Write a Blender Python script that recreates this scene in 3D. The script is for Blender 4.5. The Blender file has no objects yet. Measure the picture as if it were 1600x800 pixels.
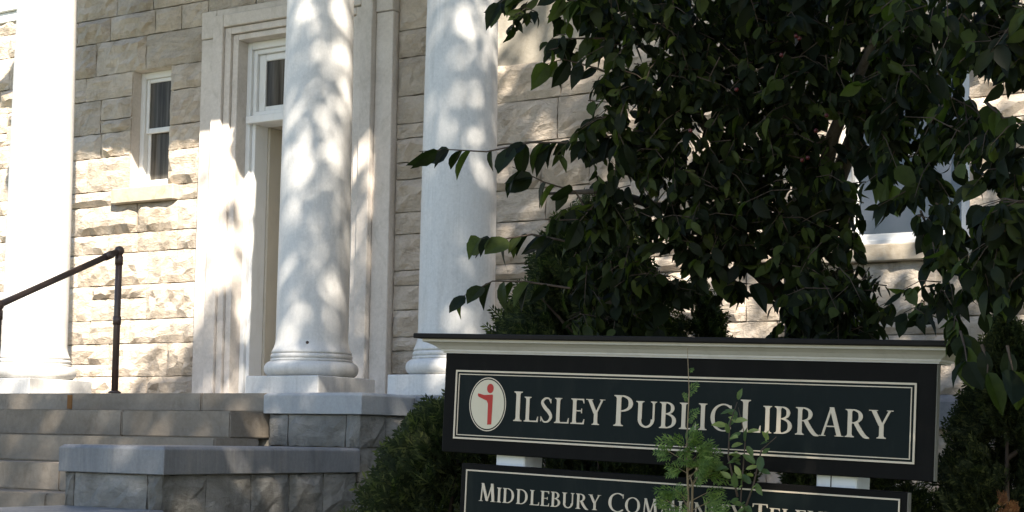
import bpy, bmesh, math, random
import numpy as np
from mathutils import Matrix, Vector
R = math.radians
sc = bpy.context.scene
COL = sc.collection

# ------------------------------------------------------------------ camera
cam = bpy.data.cameras.new('camera')
cam.sensor_width = 36.0
cam.lens = 36.0 * 2456 / 1600
cam.shift_y = 129 / 1600
cam.clip_start = 0.05
cam.clip_end = 2000
camo = bpy.data.objects.new('camera', cam)
COL.objects.link(camo)
camo.matrix_world = (Matrix.Translation((0, 0, 1.6)) @ Matrix.Rotation(R(31.8), 4, 'Z')
                     @ Matrix.Rotation(R(90 + 3.7), 4, 'X') @ Matrix.Rotation(R(1.0), 4, 'Z'))
sc.camera = camo

# ------------------------------------------------------------------ light
SUN_AZ, SUN_EL = 46.0, 41.0            # azimuth from -Y towards +X
S = Vector((math.cos(R(SUN_EL)) * math.sin(R(SUN_AZ)), -math.cos(R(SUN_EL)) * math.cos(R(SUN_AZ)), math.sin(R(SUN_EL))))
w = bpy.data.worlds.new('World')
sc.world = w
w.use_nodes = True
nt = w.node_tree
nt.nodes.clear()
sky = nt.nodes.new('ShaderNodeTexSky')
sky.sky_type = 'NISHITA'
sky.sun_disc = False
sky.sun_elevation = R(SUN_EL)
sky.sun_rotation = math.atan2(S.x, S.y)
sky.air_density = 1.0
sky.dust_density = 0.8
sky.ozone_density = 1.0
bg = nt.nodes.new('ShaderNodeBackground')
bg.inputs['Strength'].default_value = 0.08
wo = nt.nodes.new('ShaderNodeOutputWorld')
nt.links.new(sky.outputs[0], bg.inputs[0])
nt.links.new(bg.outputs[0], wo.inputs[0])
sun = bpy.data.lights.new('sun', 'SUN')
sun.energy = 5.0
sun.angle = R(0.53)
sun.color = (1.0, 0.90, 0.76)
suno = bpy.data.objects.new('sun', sun)
COL.objects.link(suno)
suno.rotation_euler = S.to_track_quat('Z', 'Y').to_euler()
suno.location = S * 60
sc.view_settings.view_transform = 'Standard'
sc.view_settings.look = 'None'
sc.view_settings.gamma = 1.0
sc.view_settings.exposure = 1.88

# ------------------------------------------------------------------ materials
MATS = {}


def nn(t, kind, **kw):
    n = t.nodes.new(kind)
    for k, v in kw.items():
        if k in n.inputs:
            n.inputs[k].default_value = v
        else:
            setattr(n, k, v)
    return n


def ramp(t, fac, stops):
    r = t.nodes.new('ShaderNodeValToRGB')
    el = r.color_ramp.elements
    while len(el) < len(stops):
        el.new(0.5)
    for e, (p, c) in zip(el, stops):
        e.position = p
        e.color = (c[0], c[1], c[2], 1)
    t.links.new(fac, r.inputs[0])
    return r.outputs[0]


def mix(t, a, b, fac, mode='MIX'):
    m = t.nodes.new('ShaderNodeMix')
    m.data_type = 'RGBA'
    m.blend_type = mode
    for s, v in ((m.inputs[0], fac), (m.inputs[6], a), (m.inputs[7], b)):
        if isinstance(v, (int, float)):
            s.default_value = v
        elif isinstance(v, tuple):
            s.default_value = (v[0], v[1], v[2], 1)
        else:
            t.links.new(v, s)
    return m.outputs[2]


def base(name, rough=0.7, spec=0.3):
    m = bpy.data.materials.new(name)
    m.use_nodes = True
    t = m.node_tree
    b = t.nodes['Principled BSDF']
    b.inputs['Roughness'].default_value = rough
    b.inputs['Specular IOR Level'].default_value = spec
    MATS[name] = m
    g = t.nodes.new('ShaderNodeNewGeometry')
    return m, t, b, g.outputs['Position']


def noise(t, vec, scale, detail=5, rough=0.6, dist=0.0, stretch=None):
    if stretch:
        mp = t.nodes.new('ShaderNodeMapping')
        mp.inputs['Scale'].default_value = stretch
        t.links.new(vec, mp.inputs[0])
        vec = mp.outputs[0]
    n = nn(t, 'ShaderNodeTexNoise', Scale=scale, Detail=detail, Roughness=rough, Distortion=dist)
    t.links.new(vec, n.inputs['Vector'])
    return n.outputs[0]


def bump(t, b, h, strength, dist):
    u = nn(t, 'ShaderNodeBump', Strength=strength, Distance=dist)
    t.links.new(h, u.inputs['Height'])
    t.links.new(u.outputs[0], b.inputs['Normal'])


def stone_mat(name, c0, c1, c2, dirt, bstr=0.6, bdist=0.02, vary=0.35):
    m, t, b, P = base(name, 0.85, 0.2)
    oi = t.nodes.new('ShaderNodeObjectInfo')
    big = noise(t, P, 2.2, 6, 0.65, 0.6)
    col = ramp(t, big, [(0.3, c0), (0.5, c1), (0.7, c2)])
    per = ramp(t, oi.outputs['Random'], [(0.0, (0.72, 0.71, 0.68)), (0.35, (0.95, 0.93, 0.9)), (0.7, (1.0, 0.99, 0.97)), (1.0, (1.06, 1.02, 0.95))])
    col = mix(t, col, per, vary * 2 if vary < 0.5 else 1.0, 'MULTIPLY')
    st = noise(t, P, 5.0, 8, 0.72, 1.2, (1, 1, 0.6))
    col = mix(t, col, dirt, ramp(t, st, [(0.52, (0, 0, 0)), (0.72, (0.6, 0.6, 0.6))]))
    fine = noise(t, P, 38, 6, 0.75)
    col = mix(t, col, ramp(t, fine, [(0.3, (0.78, 0.77, 0.75)), (0.7, (1.08, 1.08, 1.08))]), 0.6, 'MULTIPLY')
    t.links.new(col, b.inputs['Base Color'])
    h1 = noise(t, P, 9, 10, 0.72, 1.4, (1, 1, 2.0))
    if bdist > 0.02:
        vo = nn(t, 'ShaderNodeTexVoronoi', Scale=11.0)
        mp = t.nodes.new('ShaderNodeMapping')
        mp.inputs['Scale'].default_value = (0.8, 0.8, 1.7)
        t.links.new(P, mp.inputs[0])
        t.links.new(mp.outputs[0], vo.inputs['Vector'])
        h1 = mix(t, h1, vo.outputs['Color'], 0.22)
    bump(t, b, h1, bstr, bdist)
    return m


stone_mat('limestone', (0.475, 0.41, 0.34), (0.61, 0.535, 0.46), (0.70, 0.63, 0.555), (0.30, 0.24, 0.175), 0.9, 0.05)
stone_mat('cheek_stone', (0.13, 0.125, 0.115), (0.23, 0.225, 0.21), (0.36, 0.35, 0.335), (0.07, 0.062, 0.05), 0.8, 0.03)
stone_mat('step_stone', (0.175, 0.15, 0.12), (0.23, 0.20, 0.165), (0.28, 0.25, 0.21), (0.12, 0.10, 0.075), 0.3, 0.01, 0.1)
marble_mat_later = ('pedestal_marble', (0.27, 0.275, 0.285), (0.35, 0.355, 0.36), (0.27, 0.28, 0.29), 0.15)
stone_mat('sill_stone', (0.34, 0.295, 0.235), (0.42, 0.37, 0.30), (0.48, 0.43, 0.355), (0.22, 0.17, 0.11), 0.3, 0.01, 0.1)
stone_mat('mortar', (0.30, 0.28, 0.24), (0.36, 0.33, 0.28), (0.42, 0.39, 0.34), (0.2, 0.18, 0.14), 0.4, 0.01, 0.0)
stone_mat('dressed_stone', (0.54, 0.495, 0.455), (0.63, 0.58, 0.535), (0.69, 0.64, 0.595), (0.40, 0.36, 0.30), 0.12, 0.004, 0.1)


def marble_mat(name, lo, hi, vein, bstr=0.08):
    m, t, b, P = base(name, 0.55, 0.35)
    a = noise(t, P, 1.6, 8, 0.62, 2.2, (1, 1, 0.35))
    col = ramp(t, a, [(0.32, lo), (0.52, hi), (0.75, tuple(x * 0.96 for x in hi))])
    v = noise(t, P, 2.4, 9, 0.6, 3.0, (1.0, 1.0, 0.45))
    ve = ramp(t, v, [(0.47, (0, 0, 0)), (0.5, (0.22, 0.22, 0.22)), (0.53, (0, 0, 0))])
    col = mix(t, col, vein, ve)
    d = noise(t, P, 7, 8, 0.7, 0.5, (1, 1, 0.25))
    col = mix(t, col, (0.42, 0.38, 0.32), ramp(t, d, [(0.58, (0, 0, 0)), (0.8, (0.35, 0.35, 0.35))]))
    s2 = noise(t, P, 3.0, 9, 0.75, 0.8, (3.0, 3.0, 0.18))
    col = mix(t, col, (0.34, 0.32, 0.29), ramp(t, s2, [(0.5, (0, 0, 0)), (0.75, (0.45, 0.45, 0.45))]))
    s3 = noise(t, P, 55, 5, 0.8)
    col = mix(t, col, ramp(t, s3, [(0.3, (0.84, 0.84, 0.83)), (0.65, (1.05, 1.05, 1.05))]), 0.8, 'MULTIPLY')
    t.links.new(col, b.inputs['Base Color'])
    bump(t, b, noise(t, P, 30, 8, 0.75), bstr * 2.2, 0.008)


marble_mat('column_marble', (0.53, 0.525, 0.515), (0.61, 0.60, 0.585), (0.40, 0.405, 0.41))
marble_mat('cap_marble', (0.135, 0.138, 0.148), (0.20, 0.203, 0.21), (0.12, 0.123, 0.132), 0.2)


marble_mat(*marble_mat_later)


def paint_mat(name, c, rough=0.45, spec=0.4, wear=0.25, wc=None):
    m, t, b, P = base(name, rough, spec)
    wc = wc or tuple(x * 0.6 for x in c)
    d = noise(t, P, 9, 8, 0.7, 0.4, (1, 1, 0.3))
    col = mix(t, c, wc, ramp(t, d, [(0.5, (0, 0, 0)), (0.8, (wear, wear, wear))]))
    t.links.new(col, b.inputs['Base Color'])
    bump(t, b, noise(t, P, 60, 4, 0.6), 0.06, 0.003)
    return m


paint_mat('white_paint', (0.72, 0.72, 0.71), 0.5, 0.35, 0.35, (0.42, 0.38, 0.32))
paint_mat('cornice_paint', (0.56, 0.53, 0.50), 0.6, 0.2, 0.5, (0.34, 0.31, 0.28))
paint_mat('trim_grey', (0.16, 0.15, 0.13), 0.6, 0.2, 0.4)
paint_mat('post_paint', (0.66, 0.68, 0.70), 0.5, 0.35, 0.5, (0.42, 0.40, 0.36))
paint_mat('cream_door', (0.50, 0.45, 0.37), 0.5, 0.35, 0.3)
paint_mat('sign_black', (0.007, 0.0065, 0.006), 0.6, 0.08, 0.4, (0.02, 0.018, 0.016))
paint_mat('sign_green', (0.005, 0.0088, 0.0088), 0.5, 0.12, 0.9, (0.016, 0.019, 0.017))
paint_mat('cream_paint', (0.62, 0.52, 0.40), 0.45, 0.35, 0.35, (0.38, 0.30, 0.22))
paint_mat('oval_cream', (0.60, 0.53, 0.40), 0.5, 0.3, 0.2)
paint_mat('red_paint', (0.42, 0.035, 0.025), 0.5, 0.3, 0.2)
paint_mat('cap_black', (0.014, 0.012, 0.011), 0.7, 0.15, 0.6, (0.03, 0.027, 0.024))
paint_mat('rail_iron', (0.06, 0.038, 0.03), 0.42, 0.45, 0.7, (0.11, 0.06, 0.04))
paint_mat('curtain', (0.30, 0.27, 0.23), 0.9, 0.1, 0.3)
paint_mat('rust_stain', (0.20, 0.10, 0.04), 0.9, 0.1, 0.5)
paint_mat('roof_metal', (0.18, 0.19, 0.2), 0.5, 0.3, 0.3)
paint_mat('dark_room', (0.03, 0.03, 0.03), 0.9, 0.1, 0.1)


def glass_mat(name, c, spec):
    m, t, b, P = base(name, 0.04, spec)
    b.inputs['Base Color'].default_value = (*c, 1)
    bump(t, b, noise(t, P, 3.0, 2, 0.5), 0.04, 0.02)


glass_mat('window_glass', (0.05, 0.045, 0.038), 0.12)
t_ = MATS['window_glass'].node_tree
b_ = t_.nodes['Principled BSDF']
g_ = t_.nodes.new('ShaderNodeNewGeometry')
t_.links.new(ramp(t_, noise(t_, g_.outputs['Position'], 9, 4, 0.6, 0.2, (3, 1, 0.12)), [(0.35, (0.04, 0.036, 0.03)), (0.5, (0.075, 0.068, 0.058)), (0.68, (0.13, 0.12, 0.105))]), b_.inputs['Base Color'])
glass_mat('reflective_glass', (0.035, 0.037, 0.045), 0.7)
MATS['reflective_glass'].node_tree.nodes['Principled BSDF'].inputs['IOR'].default_value = 1.55


def leaf_mat(name, c0, c1, c2, trans=0.3, rough=0.55, spec=0.35):
    m, t, b, P = base(name, rough, spec)
    g = t.nodes.new('ShaderNodeNewGeometry')
    oi = t.nodes.new('ShaderNodeObjectInfo')
    ad = t.nodes.new('ShaderNodeMath')
    ad.operation = 'ADD'
    t.links.new(g.outputs['Random Per Island'], ad.inputs[0])
    t.links.new(oi.outputs['Random'], ad.inputs[1])
    fr = t.nodes.new('ShaderNodeMath')
    fr.operation = 'FRACT'
    t.links.new(ad.outputs[0], fr.inputs[0])
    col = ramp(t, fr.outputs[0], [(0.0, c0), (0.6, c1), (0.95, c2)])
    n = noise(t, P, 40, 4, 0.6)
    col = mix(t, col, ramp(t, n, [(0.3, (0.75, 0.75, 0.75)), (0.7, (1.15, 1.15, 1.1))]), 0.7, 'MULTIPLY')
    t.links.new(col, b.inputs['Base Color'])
    tr = t.nodes.new('ShaderNodeBsdfTranslucent')
    tc = mix(t, col, (1.5, 1.9, 0.6), 1.0, 'MULTIPLY')
    t.links.new(tc, tr.inputs['Color'])
    ms = t.nodes.new('ShaderNodeMixShader')
    ms.inputs[0].default_value = trans
    t.links.new(b.outputs[0], ms.inputs[1])
    t.links.new(tr.outputs[0], ms.inputs[2])
    t.links.new(ms.outputs[0], t.nodes['Material Output'].inputs['Surface'])


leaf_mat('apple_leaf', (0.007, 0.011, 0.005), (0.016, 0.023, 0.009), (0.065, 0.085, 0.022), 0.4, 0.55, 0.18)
leaf_mat('dimming_tree_leaf', (0.03, 0.05, 0.016), (0.04, 0.065, 0.02), (0.06, 0.085, 0.026), 0.15)  # foliage of the added out-of-view tree that dims the sky
leaf_mat('shade_leaf', (0.035, 0.06, 0.018), (0.05, 0.08, 0.022), (0.07, 0.1, 0.03), 0.2)
leaf_mat('cedar_leaf', (0.021, 0.030, 0.016), (0.036, 0.047, 0.023), (0.10, 0.112, 0.045), 0.3, 0.7, 0.15)
leaf_mat('dead_leaf', (0.16, 0.06, 0.025), (0.22, 0.09, 0.035), (0.3, 0.14, 0.06), 0.2)
leaf_mat('seedling_leaf', (0.08, 0.135, 0.028), (0.12, 0.19, 0.04), (0.22, 0.29, 0.075), 0.35, 0.5)
leaf_mat('vine_leaf', (0.06, 0.10, 0.035), (0.12, 0.17, 0.055), (0.34, 0.38, 0.13), 0.35, 0.5)
leaf_mat('grass_green', (0.04, 0.07, 0.02), (0.05, 0.085, 0.025), (0.08, 0.11, 0.03), 0.1)


def bark_mat(name, a, b_):
    m, t, b, P = base(name, 0.9, 0.15)
    n = noise(t, P, 16, 8, 0.7, 0.6, (1, 1, 0.25))
    t.links.new(ramp(t, n, [(0.3, a), (0.7, b_)]), b.inputs['Base Color'])
    bump(t, b, n, 0.7, 0.02)


bark_mat('bark', (0.05, 0.04, 0.032), (0.13, 0.11, 0.09))
bark_mat('twig_bark', (0.06, 0.045, 0.035), (0.12, 0.09, 0.07))
bark_mat('pale_stem', (0.2, 0.15, 0.09), (0.34, 0.26, 0.16))


def ground_mat(name, a, b_, c, scale):
    m, t, b, P = base(name, 0.95, 0.1)
    n = noise(t, P, scale, 8, 0.7, 0.4)
    t.links.new(ramp(t, n, [(0.3, a), (0.5, b_), (0.7, c)]), b.inputs['Base Color'])
    bump(t, b, noise(t, P, scale * 8, 6, 0.7), 0.6, 0.02)


ground_mat('lawn', (0.03, 0.05, 0.015), (0.05, 0.075, 0.02), (0.08, 0.085, 0.03), 3)
ground_mat('concrete', (0.26, 0.25, 0.23), (0.34, 0.33, 0.30), (0.40, 0.39, 0.36), 2)
ground_mat('mulch', (0.04, 0.028, 0.02), (0.07, 0.05, 0.035), (0.10, 0.07, 0.05), 9)


# ------------------------------------------------------------------ helpers
BASE = {}


def thing(name, label, cat, loc, group=None, roty=0.0):
    o = bpy.data.objects.new(name, None)
    o.empty_display_size = 0.2
    COL.objects.link(o)
    o.location = loc
    o.rotation_euler = (0, roty, 0)
    o['label'] = label
    o['category'] = cat
    if group:
        o['group'] = group
    BASE[o.name] = Vector(loc) if not roty else Vector((0, 0, 0))
    return o


def link(name, me, mat, parent=None, loc=None, world=True):
    o = bpy.data.objects.new(name, me)
    if mat and not me.materials:
        me.materials.append(MATS[mat])
    COL.objects.link(o)
    if parent is not None:
        o.parent = parent
        BASE[o.name] = BASE.get(parent.name, Vector((0, 0, 0)))
        if world:
            o.location = (Vector(loc) if loc is not None else Vector((0, 0, 0))) - (BASE[o.name] if parent.type == 'EMPTY' else Vector((0, 0, 0)))
        elif loc is not None:
            o.location = loc
    elif loc is not None:
        o.location = loc
    return o


def mk(name, verts, faces, smooth=False):
    me = bpy.data.meshes.new(name)
    me.from_pydata([tuple(v) for v in verts], [], faces)
    if smooth:
        me.polygons.foreach_set('use_smooth', [True] * len(me.polygons))
    me.update()
    return me


def bm_mesh(name, bm, smooth=False):
    me = bpy.data.meshes.new(name)
    bmesh.ops.recalc_face_normals(bm, faces=bm.faces)
    bm.to_mesh(me)
    bm.free()
    if smooth:
        me.polygons.foreach_set('use_smooth', [True] * len(me.polygons))
    return me


def bbox(bm, x0, x1, y0, y1, z0, z1, bev=0.0, seg=1):
    r = bmesh.ops.create_cube(bm, size=1.0)
    vs = r['verts']
    for v in vs:
        v.co = Vector(((x0 + x1) / 2 + v.co.x * (x1 - x0), (y0 + y1) / 2 + v.co.y * (y1 - y0), (z0 + z1) / 2 + v.co.z * (z1 - z0)))
    if bev > 0:
        es = list({e for v in vs for e in v.link_edges})
        bmesh.ops.bevel(bm, geom=es, offset=bev, segments=seg, affect='EDGES')


def box(name, dims, mat, parent, bev=0.006, seg=1):
    bm = bmesh.new()
    bbox(bm, *dims, bev, seg)
    return link(name, bm_mesh(name, bm), mat, parent)


def boxes(name, lst, mat, parent, bev=0.004):
    bm = bmesh.new()
    for d in lst:
        bbox(bm, *d, bev)
    return link(name, bm_mesh(name, bm), mat, parent)


def lathe(name, prof, mat, parent, cx, cy, seg=64, smooth=True):
    vs, fs = [], []
    n = len(prof)
    for r, z in prof:
        for k in range(seg):
            a = 2 * math.pi * k / seg
            vs.append((cx + r * math.cos(a), cy + r * math.sin(a), z))
    for i in range(n - 1):
        for k in range(seg):
            k2 = (k + 1) % seg
            fs.append((i * seg + k, i * seg + k2, (i + 1) * seg + k2, (i + 1) * seg + k))
    fs.append(tuple(range(seg))[::-1])
    fs.append(tuple((n - 1) * seg + k for k in range(seg)))
    return link(name, mk(name, vs, fs, smooth), mat, parent)


def tube_geo(pts, rads, seg=8, caps=True):
    pts = [Vector(p) for p in pts]
    vs, fs = [], []
    n = len(pts)
    ref = Vector((0.31, 0.2, 0.93))
    for i, p in enumerate(pts):
        d = (pts[min(i + 1, n - 1)] - pts[max(i - 1, 0)]).normalized()
        a = d.cross(ref)
        if a.length < 0.1:
            a = d.cross(Vector((1, 0, 0)))
        a.normalize()
        b = d.cross(a)
        for k in range(seg):
            t = 2 * math.pi * k / seg
            vs.append(p + (a * math.cos(t) + b * math.sin(t)) * rads[i])
    for i in range(n - 1):
        for k in range(seg):
            k2 = (k + 1) % seg
            fs.append((i * seg + k, i * seg + k2, (i + 1) * seg + k2, (i + 1) * seg + k))
    if caps:
        fs.append(tuple(range(seg))[::-1])
        fs.append(tuple((n - 1) * seg + k for k in range(seg)))
    return vs, fs


def tube(name, pts, rads, mat, parent, seg=8):
    vs, fs = tube_geo(pts, rads, seg)
    return link(name, mk(name, vs, fs, True), mat, parent)


def tubes(name, lst, mat, parent, seg=5):
    V, F = [], []
    for pts, rads in lst:
        vs, fs = tube_geo(pts, rads, seg, False)
        o = len(V)
        V += vs
        F += [tuple(i + o for i in f) for f in fs]
    return link(name, mk(name, V, F, True), mat, parent)


def structure(o):
    o['kind'] = 'structure'
    return o


def rock_mesh(wd, ht, relief, rng, back=0.06):
    """rough dressed stone, face towards -Y, centred on its own face plane"""
    nx = max(4, min(10, round(wd / 0.065)))
    nz = max(3, min(6, round(ht / 0.06)))
    vs, idx = [], {}
    tilt = rng.uniform(-0.4, 0.4) * relief
    tilz = rng.uniform(-0.4, 0.6) * relief
    brk = [(rng.uniform(0, 1), rng.uniform(-1, 1), rng.uniform(0.2, 0.9)) for _ in range(3)]
    for j in range(nz + 1):
        for i in range(nx + 1):
            u, v = i / nx, j / nz
            edge = i in (0, nx) or j in (0, nz)
            x, z = (u - 0.5) * wd, (v - 0.5) * ht
            if edge:
                y = rng.uniform(-0.004, 0.004)
                x += rng.uniform(-1, 1) * 0.004
                z += rng.uniform(-1, 1) * 0.004
            else:
                x += rng.uniform(-0.3, 0.3) * wd / nx
                z += rng.uniform(-0.3, 0.3) * ht / nz
                d = 0.55 * relief + tilt * (u - 0.5) + tilz * (v - 0.5)
                for c, s, a in brk:
                    if (v - c) + s * (u - 0.5) * 0.5 > 0:
                        d += (a - 0.55) * relief
                d += rng.uniform(-0.35, 0.35) * relief
                y = -max(0.002, d)
            idx[i, j] = len(vs)
            vs.append((x, y, z))
    fs = []
    for j in range(nz):
        for i in range(nx):
            a, b, c, d = idx[i, j], idx[i + 1, j], idx[i + 1, j + 1], idx[i, j + 1]
            fs.append((a, b, c, d) if rng.random() < 0.3 else (a, b, c))
            if len(fs[-1]) == 3:
                fs.append((a, c, d))
    rim = [idx[i, 0] for i in range(nx + 1)] + [idx[nx, j] for j in range(1, nz + 1)] + [idx[i, nz] for i in range(nx - 1, -1, -1)] + [idx[0, j] for j in range(nz - 1, 0, -1)]
    bk = []
    for r in rim:
        bk.append(len(vs))
        vs.append((vs[r][0], back, vs[r][2]))
    for k in range(len(rim)):
        k2 = (k + 1) % len(rim)
        fs.append((rim[k2], rim[k], bk[k], bk[k2]))
    return mk('stone', vs, fs)


def lay_stone(x0, x1, z0, z1, Y, relief, rng, mat, parent, side=False, gap=0.009):
    me = rock_mesh(x1 - x0 - gap, z1 - z0 - gap, relief, rng)
    c = ((x0 + x1) / 2, Y, (z0 + z1) / 2)
    if side:                               # run along Y at X = Y argument, face +X
        o = link('stone', me, mat, parent, (0, 0, 0), False)
        o.location = Vector((Y, (x0 + x1) / 2, (z0 + z1) / 2)) - (BASE[o.name])
        if parent.type != 'EMPTY':
            o.location = Vector((Y, (x0 + x1) / 2, (z0 + z1) / 2))
        o.rotation_euler = (0, 0, R(90))
        return o
    return link('stone', me, mat, parent, c)


def ashlar(x0, x1, bands, holes, Y, relief, seed, mat, parent, wmin=0.35, wmax=0.95):
    rng = random.Random(seed)
    for z0, z1 in zip(bands[:-1], bands[1:]):
        ivs = [(x0, x1)]
        for hx0, hx1, hz0, hz1 in holes:
            if z0 < hz1 - 0.001 and z1 > hz0 + 0.001:
                new = []
                for a, b in ivs:
                    if hx1 <= a or hx0 >= b:
                        new.append((a, b))
                        continue
                    if hx0 > a:
                        new.append((a, hx0))
                    if hx1 < b:
                        new.append((hx1, b))
                ivs = new
        for a, b in ivs:
            x = a
            while b - x > 0.02:
                wd = rng.uniform(wmin, wmax) * (1.15 if z1 - z0 > 0.25 else 0.9)
                if b - x - wd < 0.22:
                    wd = b - x if b - x < wmax * 1.25 else (b - x) / 2
                h = z1 - z0
                if h > 0.27 and rng.random() < 0.28 and wd > 0.3:
                    zm = z0 + h * rng.choice((0.38, 0.5, 0.62))
                    lay_stone(x, x + wd, z0, zm, Y, relief * rng.uniform(0.6, 1.2), rng, mat, parent)
                    lay_stone(x, x + wd, zm, z1, Y, relief * rng.uniform(0.6, 1.2), rng, mat, parent)
                else:
                    lay_stone(x, x + wd, z0, z1, Y, relief * rng.uniform(0.6, 1.2), rng, mat, parent)
                x += wd


def holed_boxes(x0, x1, z0, z1, holes, y0, y1):
    xs = sorted({x0, x1} | {h[0] for h in holes} | {h[1] for h in holes})
    out = []
    for a, b in zip(xs[:-1], xs[1:]):
        zz = [z0, z1]
        cover = [h for h in holes if h[0] <= a + 1e-6 and h[1] >= b - 1e-6]
        zc = z0
        for h in sorted(cover, key=lambda q: q[2]):
            if h[2] > zc:
                out.append((a, b, y0, y1, zc, h[2]))
            zc = h[3]
        if zc < z1:
            out.append((a, b, y0, y1, zc, z1))
    return out

# ------------------------------------------------------------------ ground
def sheet(name, x0, x1, y0, y1, z, mat, n=1):
    vs = [(x0 + (x1 - x0) * i / n, y0 + (y1 - y0) * j / n, z) for j in range(n + 1) for i in range(n + 1)]
    fs = [(j * (n + 1) + i, j * (n + 1) + i + 1, (j + 1) * (n + 1) + i + 1, (j + 1) * (n + 1) + i) for j in range(n) for i in range(n)]
    return structure(link(name, mk(name, vs, fs), mat))


sheet('ground', -400, 400, -400, 400, 0.0, 'lawn', 8)
sheet('pavement', -30, 30, -2.2, 1.4, 0.006, 'concrete', 4)
sheet('entrance_path', -10.6, -6.7, 1.4, 4.4, 0.010, 'concrete', 4)
sheet('planting_bed', -5.9, 3.0, 5.0, 10.2, 0.012, 'mulch', 4)

# ------------------------------------------------------------------ library building
CX = -8.627                     # axis of the entrance
W = 10.35                       # face of the wall
LAND = 1.88
lib = thing('library_building', 'pale rock-faced marble library with round columns and tall entrance', 'building', (CX, W, 0))
DOOR = (CX - 0.625, CX + 0.625, LAND, 5.07)
WINL = (-10.60, -10.12, 3.85, 4.95)
WINM = (2 * CX + 10.12, 2 * CX + 10.60, 3.85, 4.95)
WINR = (-3.78, -2.88, 2.97, 4.25)
HOLES = [(DOOR[0] - 0.06, DOOR[1] + 0.06, LAND, 5.11)] + [(h[0] - 0.031, h[1] + 0.031, h[2] - 0.001, h[3] + 0.031) for h in (WINL, WINM, WINR)]
wall = boxes('wall', holed_boxes(-14.5, 0.5, 0.0, 8.0, HOLES, W + 0.035, W + 0.9), 'mortar', lib, 0.0)
boxes('building_body', [(-14.5, 0.5, W + 0.905, W + 9, 0.0, 8.0)], 'mortar', lib, 0.0)
SURR = (CX - 1.06, CX + 1.06, 0, 5.36)
SILLL = (-10.76, -9.98, 3.71, 3.85)
SILLM = (2 * CX + 9.98, 2 * CX + 10.76, 3.71, 3.85)
b_porch = [LAND, 2.12, 2.42, 2.64, 2.96, 3.26, 3.44, 3.71, 3.85, 4.17, 4.40, 4.72, 4.95, 5.27, 5.50, 5.86]
ashlar(-13.2, -6.72, b_porch, [SURR, WINL, WINM, SILLL, SILLM], W, 0.05, 11, 'limestone', wall, 0.36, 0.80)
SILLR = (-3.92, -2.74, 2.85, 2.97)
b_right = [0.98, 1.28, 1.50, 1.72, 1.95, 2.17, 2.47, 2.85, 2.97, 3.30, 3.55, 3.92, 4.25, 4.55]
LEDGE = (-20, 20, 1.72, 1.95)
ashlar(-6.72, -2.05, b_right, [WINR, SILLR, LEDGE], W, 0.062, 23, 'limestone', wall, 0.36, 0.80)

# belt course on the wing walls and water table
bm = bmesh.new()
bbox(bm, -14.5, -11.75, W - 0.07, W + 0.03, 5.72, 5.98, 0.008)
bbox(bm, -14.5, -11.75, W - 0.04, W + 0.03, 5.62, 5.717, 0.006)
link('belt_course', bm_mesh('belt_course', bm), 'white_paint', lib)
bm = bmesh.new()
pr = [(W + 0.03, 1.95), (W - 0.02, 1.95), (W - 0.10, 1.90), (W - 0.10, 1.74), (W - 0.085, 1.723), (W + 0.03, 1.723)]
xs = [-5.2, -3.95, -2.72, -1.4, 0.5]
for a, b in zip(xs[:-1], xs[1:]):
    bmx = bmesh.new()
    f0 = [bmx.verts.new((a + 0.003, y, z)) for y, z in pr]
    f1 = [bmx.verts.new((b - 0.003, y, z)) for y, z in pr]
    n = len(pr)
    bmx.faces.new(f0)
    bmx.faces.new(f1[::-1])
    for i in range(n):
        bmx.faces.new((f0[i], f0[(i + 1) % n], f1[(i + 1) % n], f1[i]))
    link('water_table', bm_mesh('water_table', bmx), 'cap_marble', lib)
bm.free()


# windows
def window(h, sillh, name, glass, depth, curtain):
    x0, x1, z0, z1 = h
    fy = W + depth
    fr = boxes(name, [(x0, x0 + 0.055, fy, fy + 0.10, z0, z1), (x1 - 0.055, x1, fy, fy + 0.10, z0, z1),
                      (x0 + 0.056, x1 - 0.056, fy, fy + 0.10, z1 - 0.06, z1), (x0 + 0.056, x1 - 0.056, fy, fy + 0.10, z0, z0 + 0.05)], 'white_paint', lib)
    # stone reveal
    boxes('reveal', [(x0 - 0.03, x0 - 0.001, W + 0.012, W + 0.5, z0 + 0.002, z1), (x1 + 0.001, x1 + 0.03, W + 0.012, W + 0.5, z0 + 0.002, z1),
                     (x0 - 0.03, x1 + 0.03, W + 0.012, W + 0.5, z1 + 0.001, z1 + 0.03)], 'dressed_stone', fr, 0.0)
    zm = z0 + (z1 - z0) * (0.5 if name == 'window' else 0.5)
    for k, (a, b, dy) in enumerate(((z0 + 0.051, zm + 0.02, 0.05), (zm - 0.02, z1 - 0.061, 0.02))):
        xa, xb = x0 + 0.057, x1 - 0.057
        y = fy + dy
        s = 0.035
        boxes('sash', [(xa, xa + s, y, y + 0.028, a, b), (xb - s, xb, y, y + 0.028, a, b), (xa + s + 0.001, xb - s - 0.001, y, y + 0.028, a, a + s + 0.012),
                       (xa + s + 0.001, xb - s - 0.001, y, y + 0.028, b - s, b)], 'white_paint', fr)
        boxes('pane', [(xa + s - 0.004, xb - s + 0.004, y + 0.012, y + 0.017, a + s + 0.008, b - s + 0.004)], glass, fr, 0.0)
    sx0, sx1, sz0, sz1 = sillh
    box('sill', (sx0, sx1, W - 0.075, W + depth + 0.05, sz0, sz1 - 0.002), 'sill_stone', fr, 0.008)
    return fr


window(WINL, SILLL, 'window', 'window_glass', 0.11, True)
window(WINM, SILLM, 'window', 'window_glass', 0.11, True)
window(WINR, SILLR, 'window', 'reflective_glass', 0.10, False)

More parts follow.
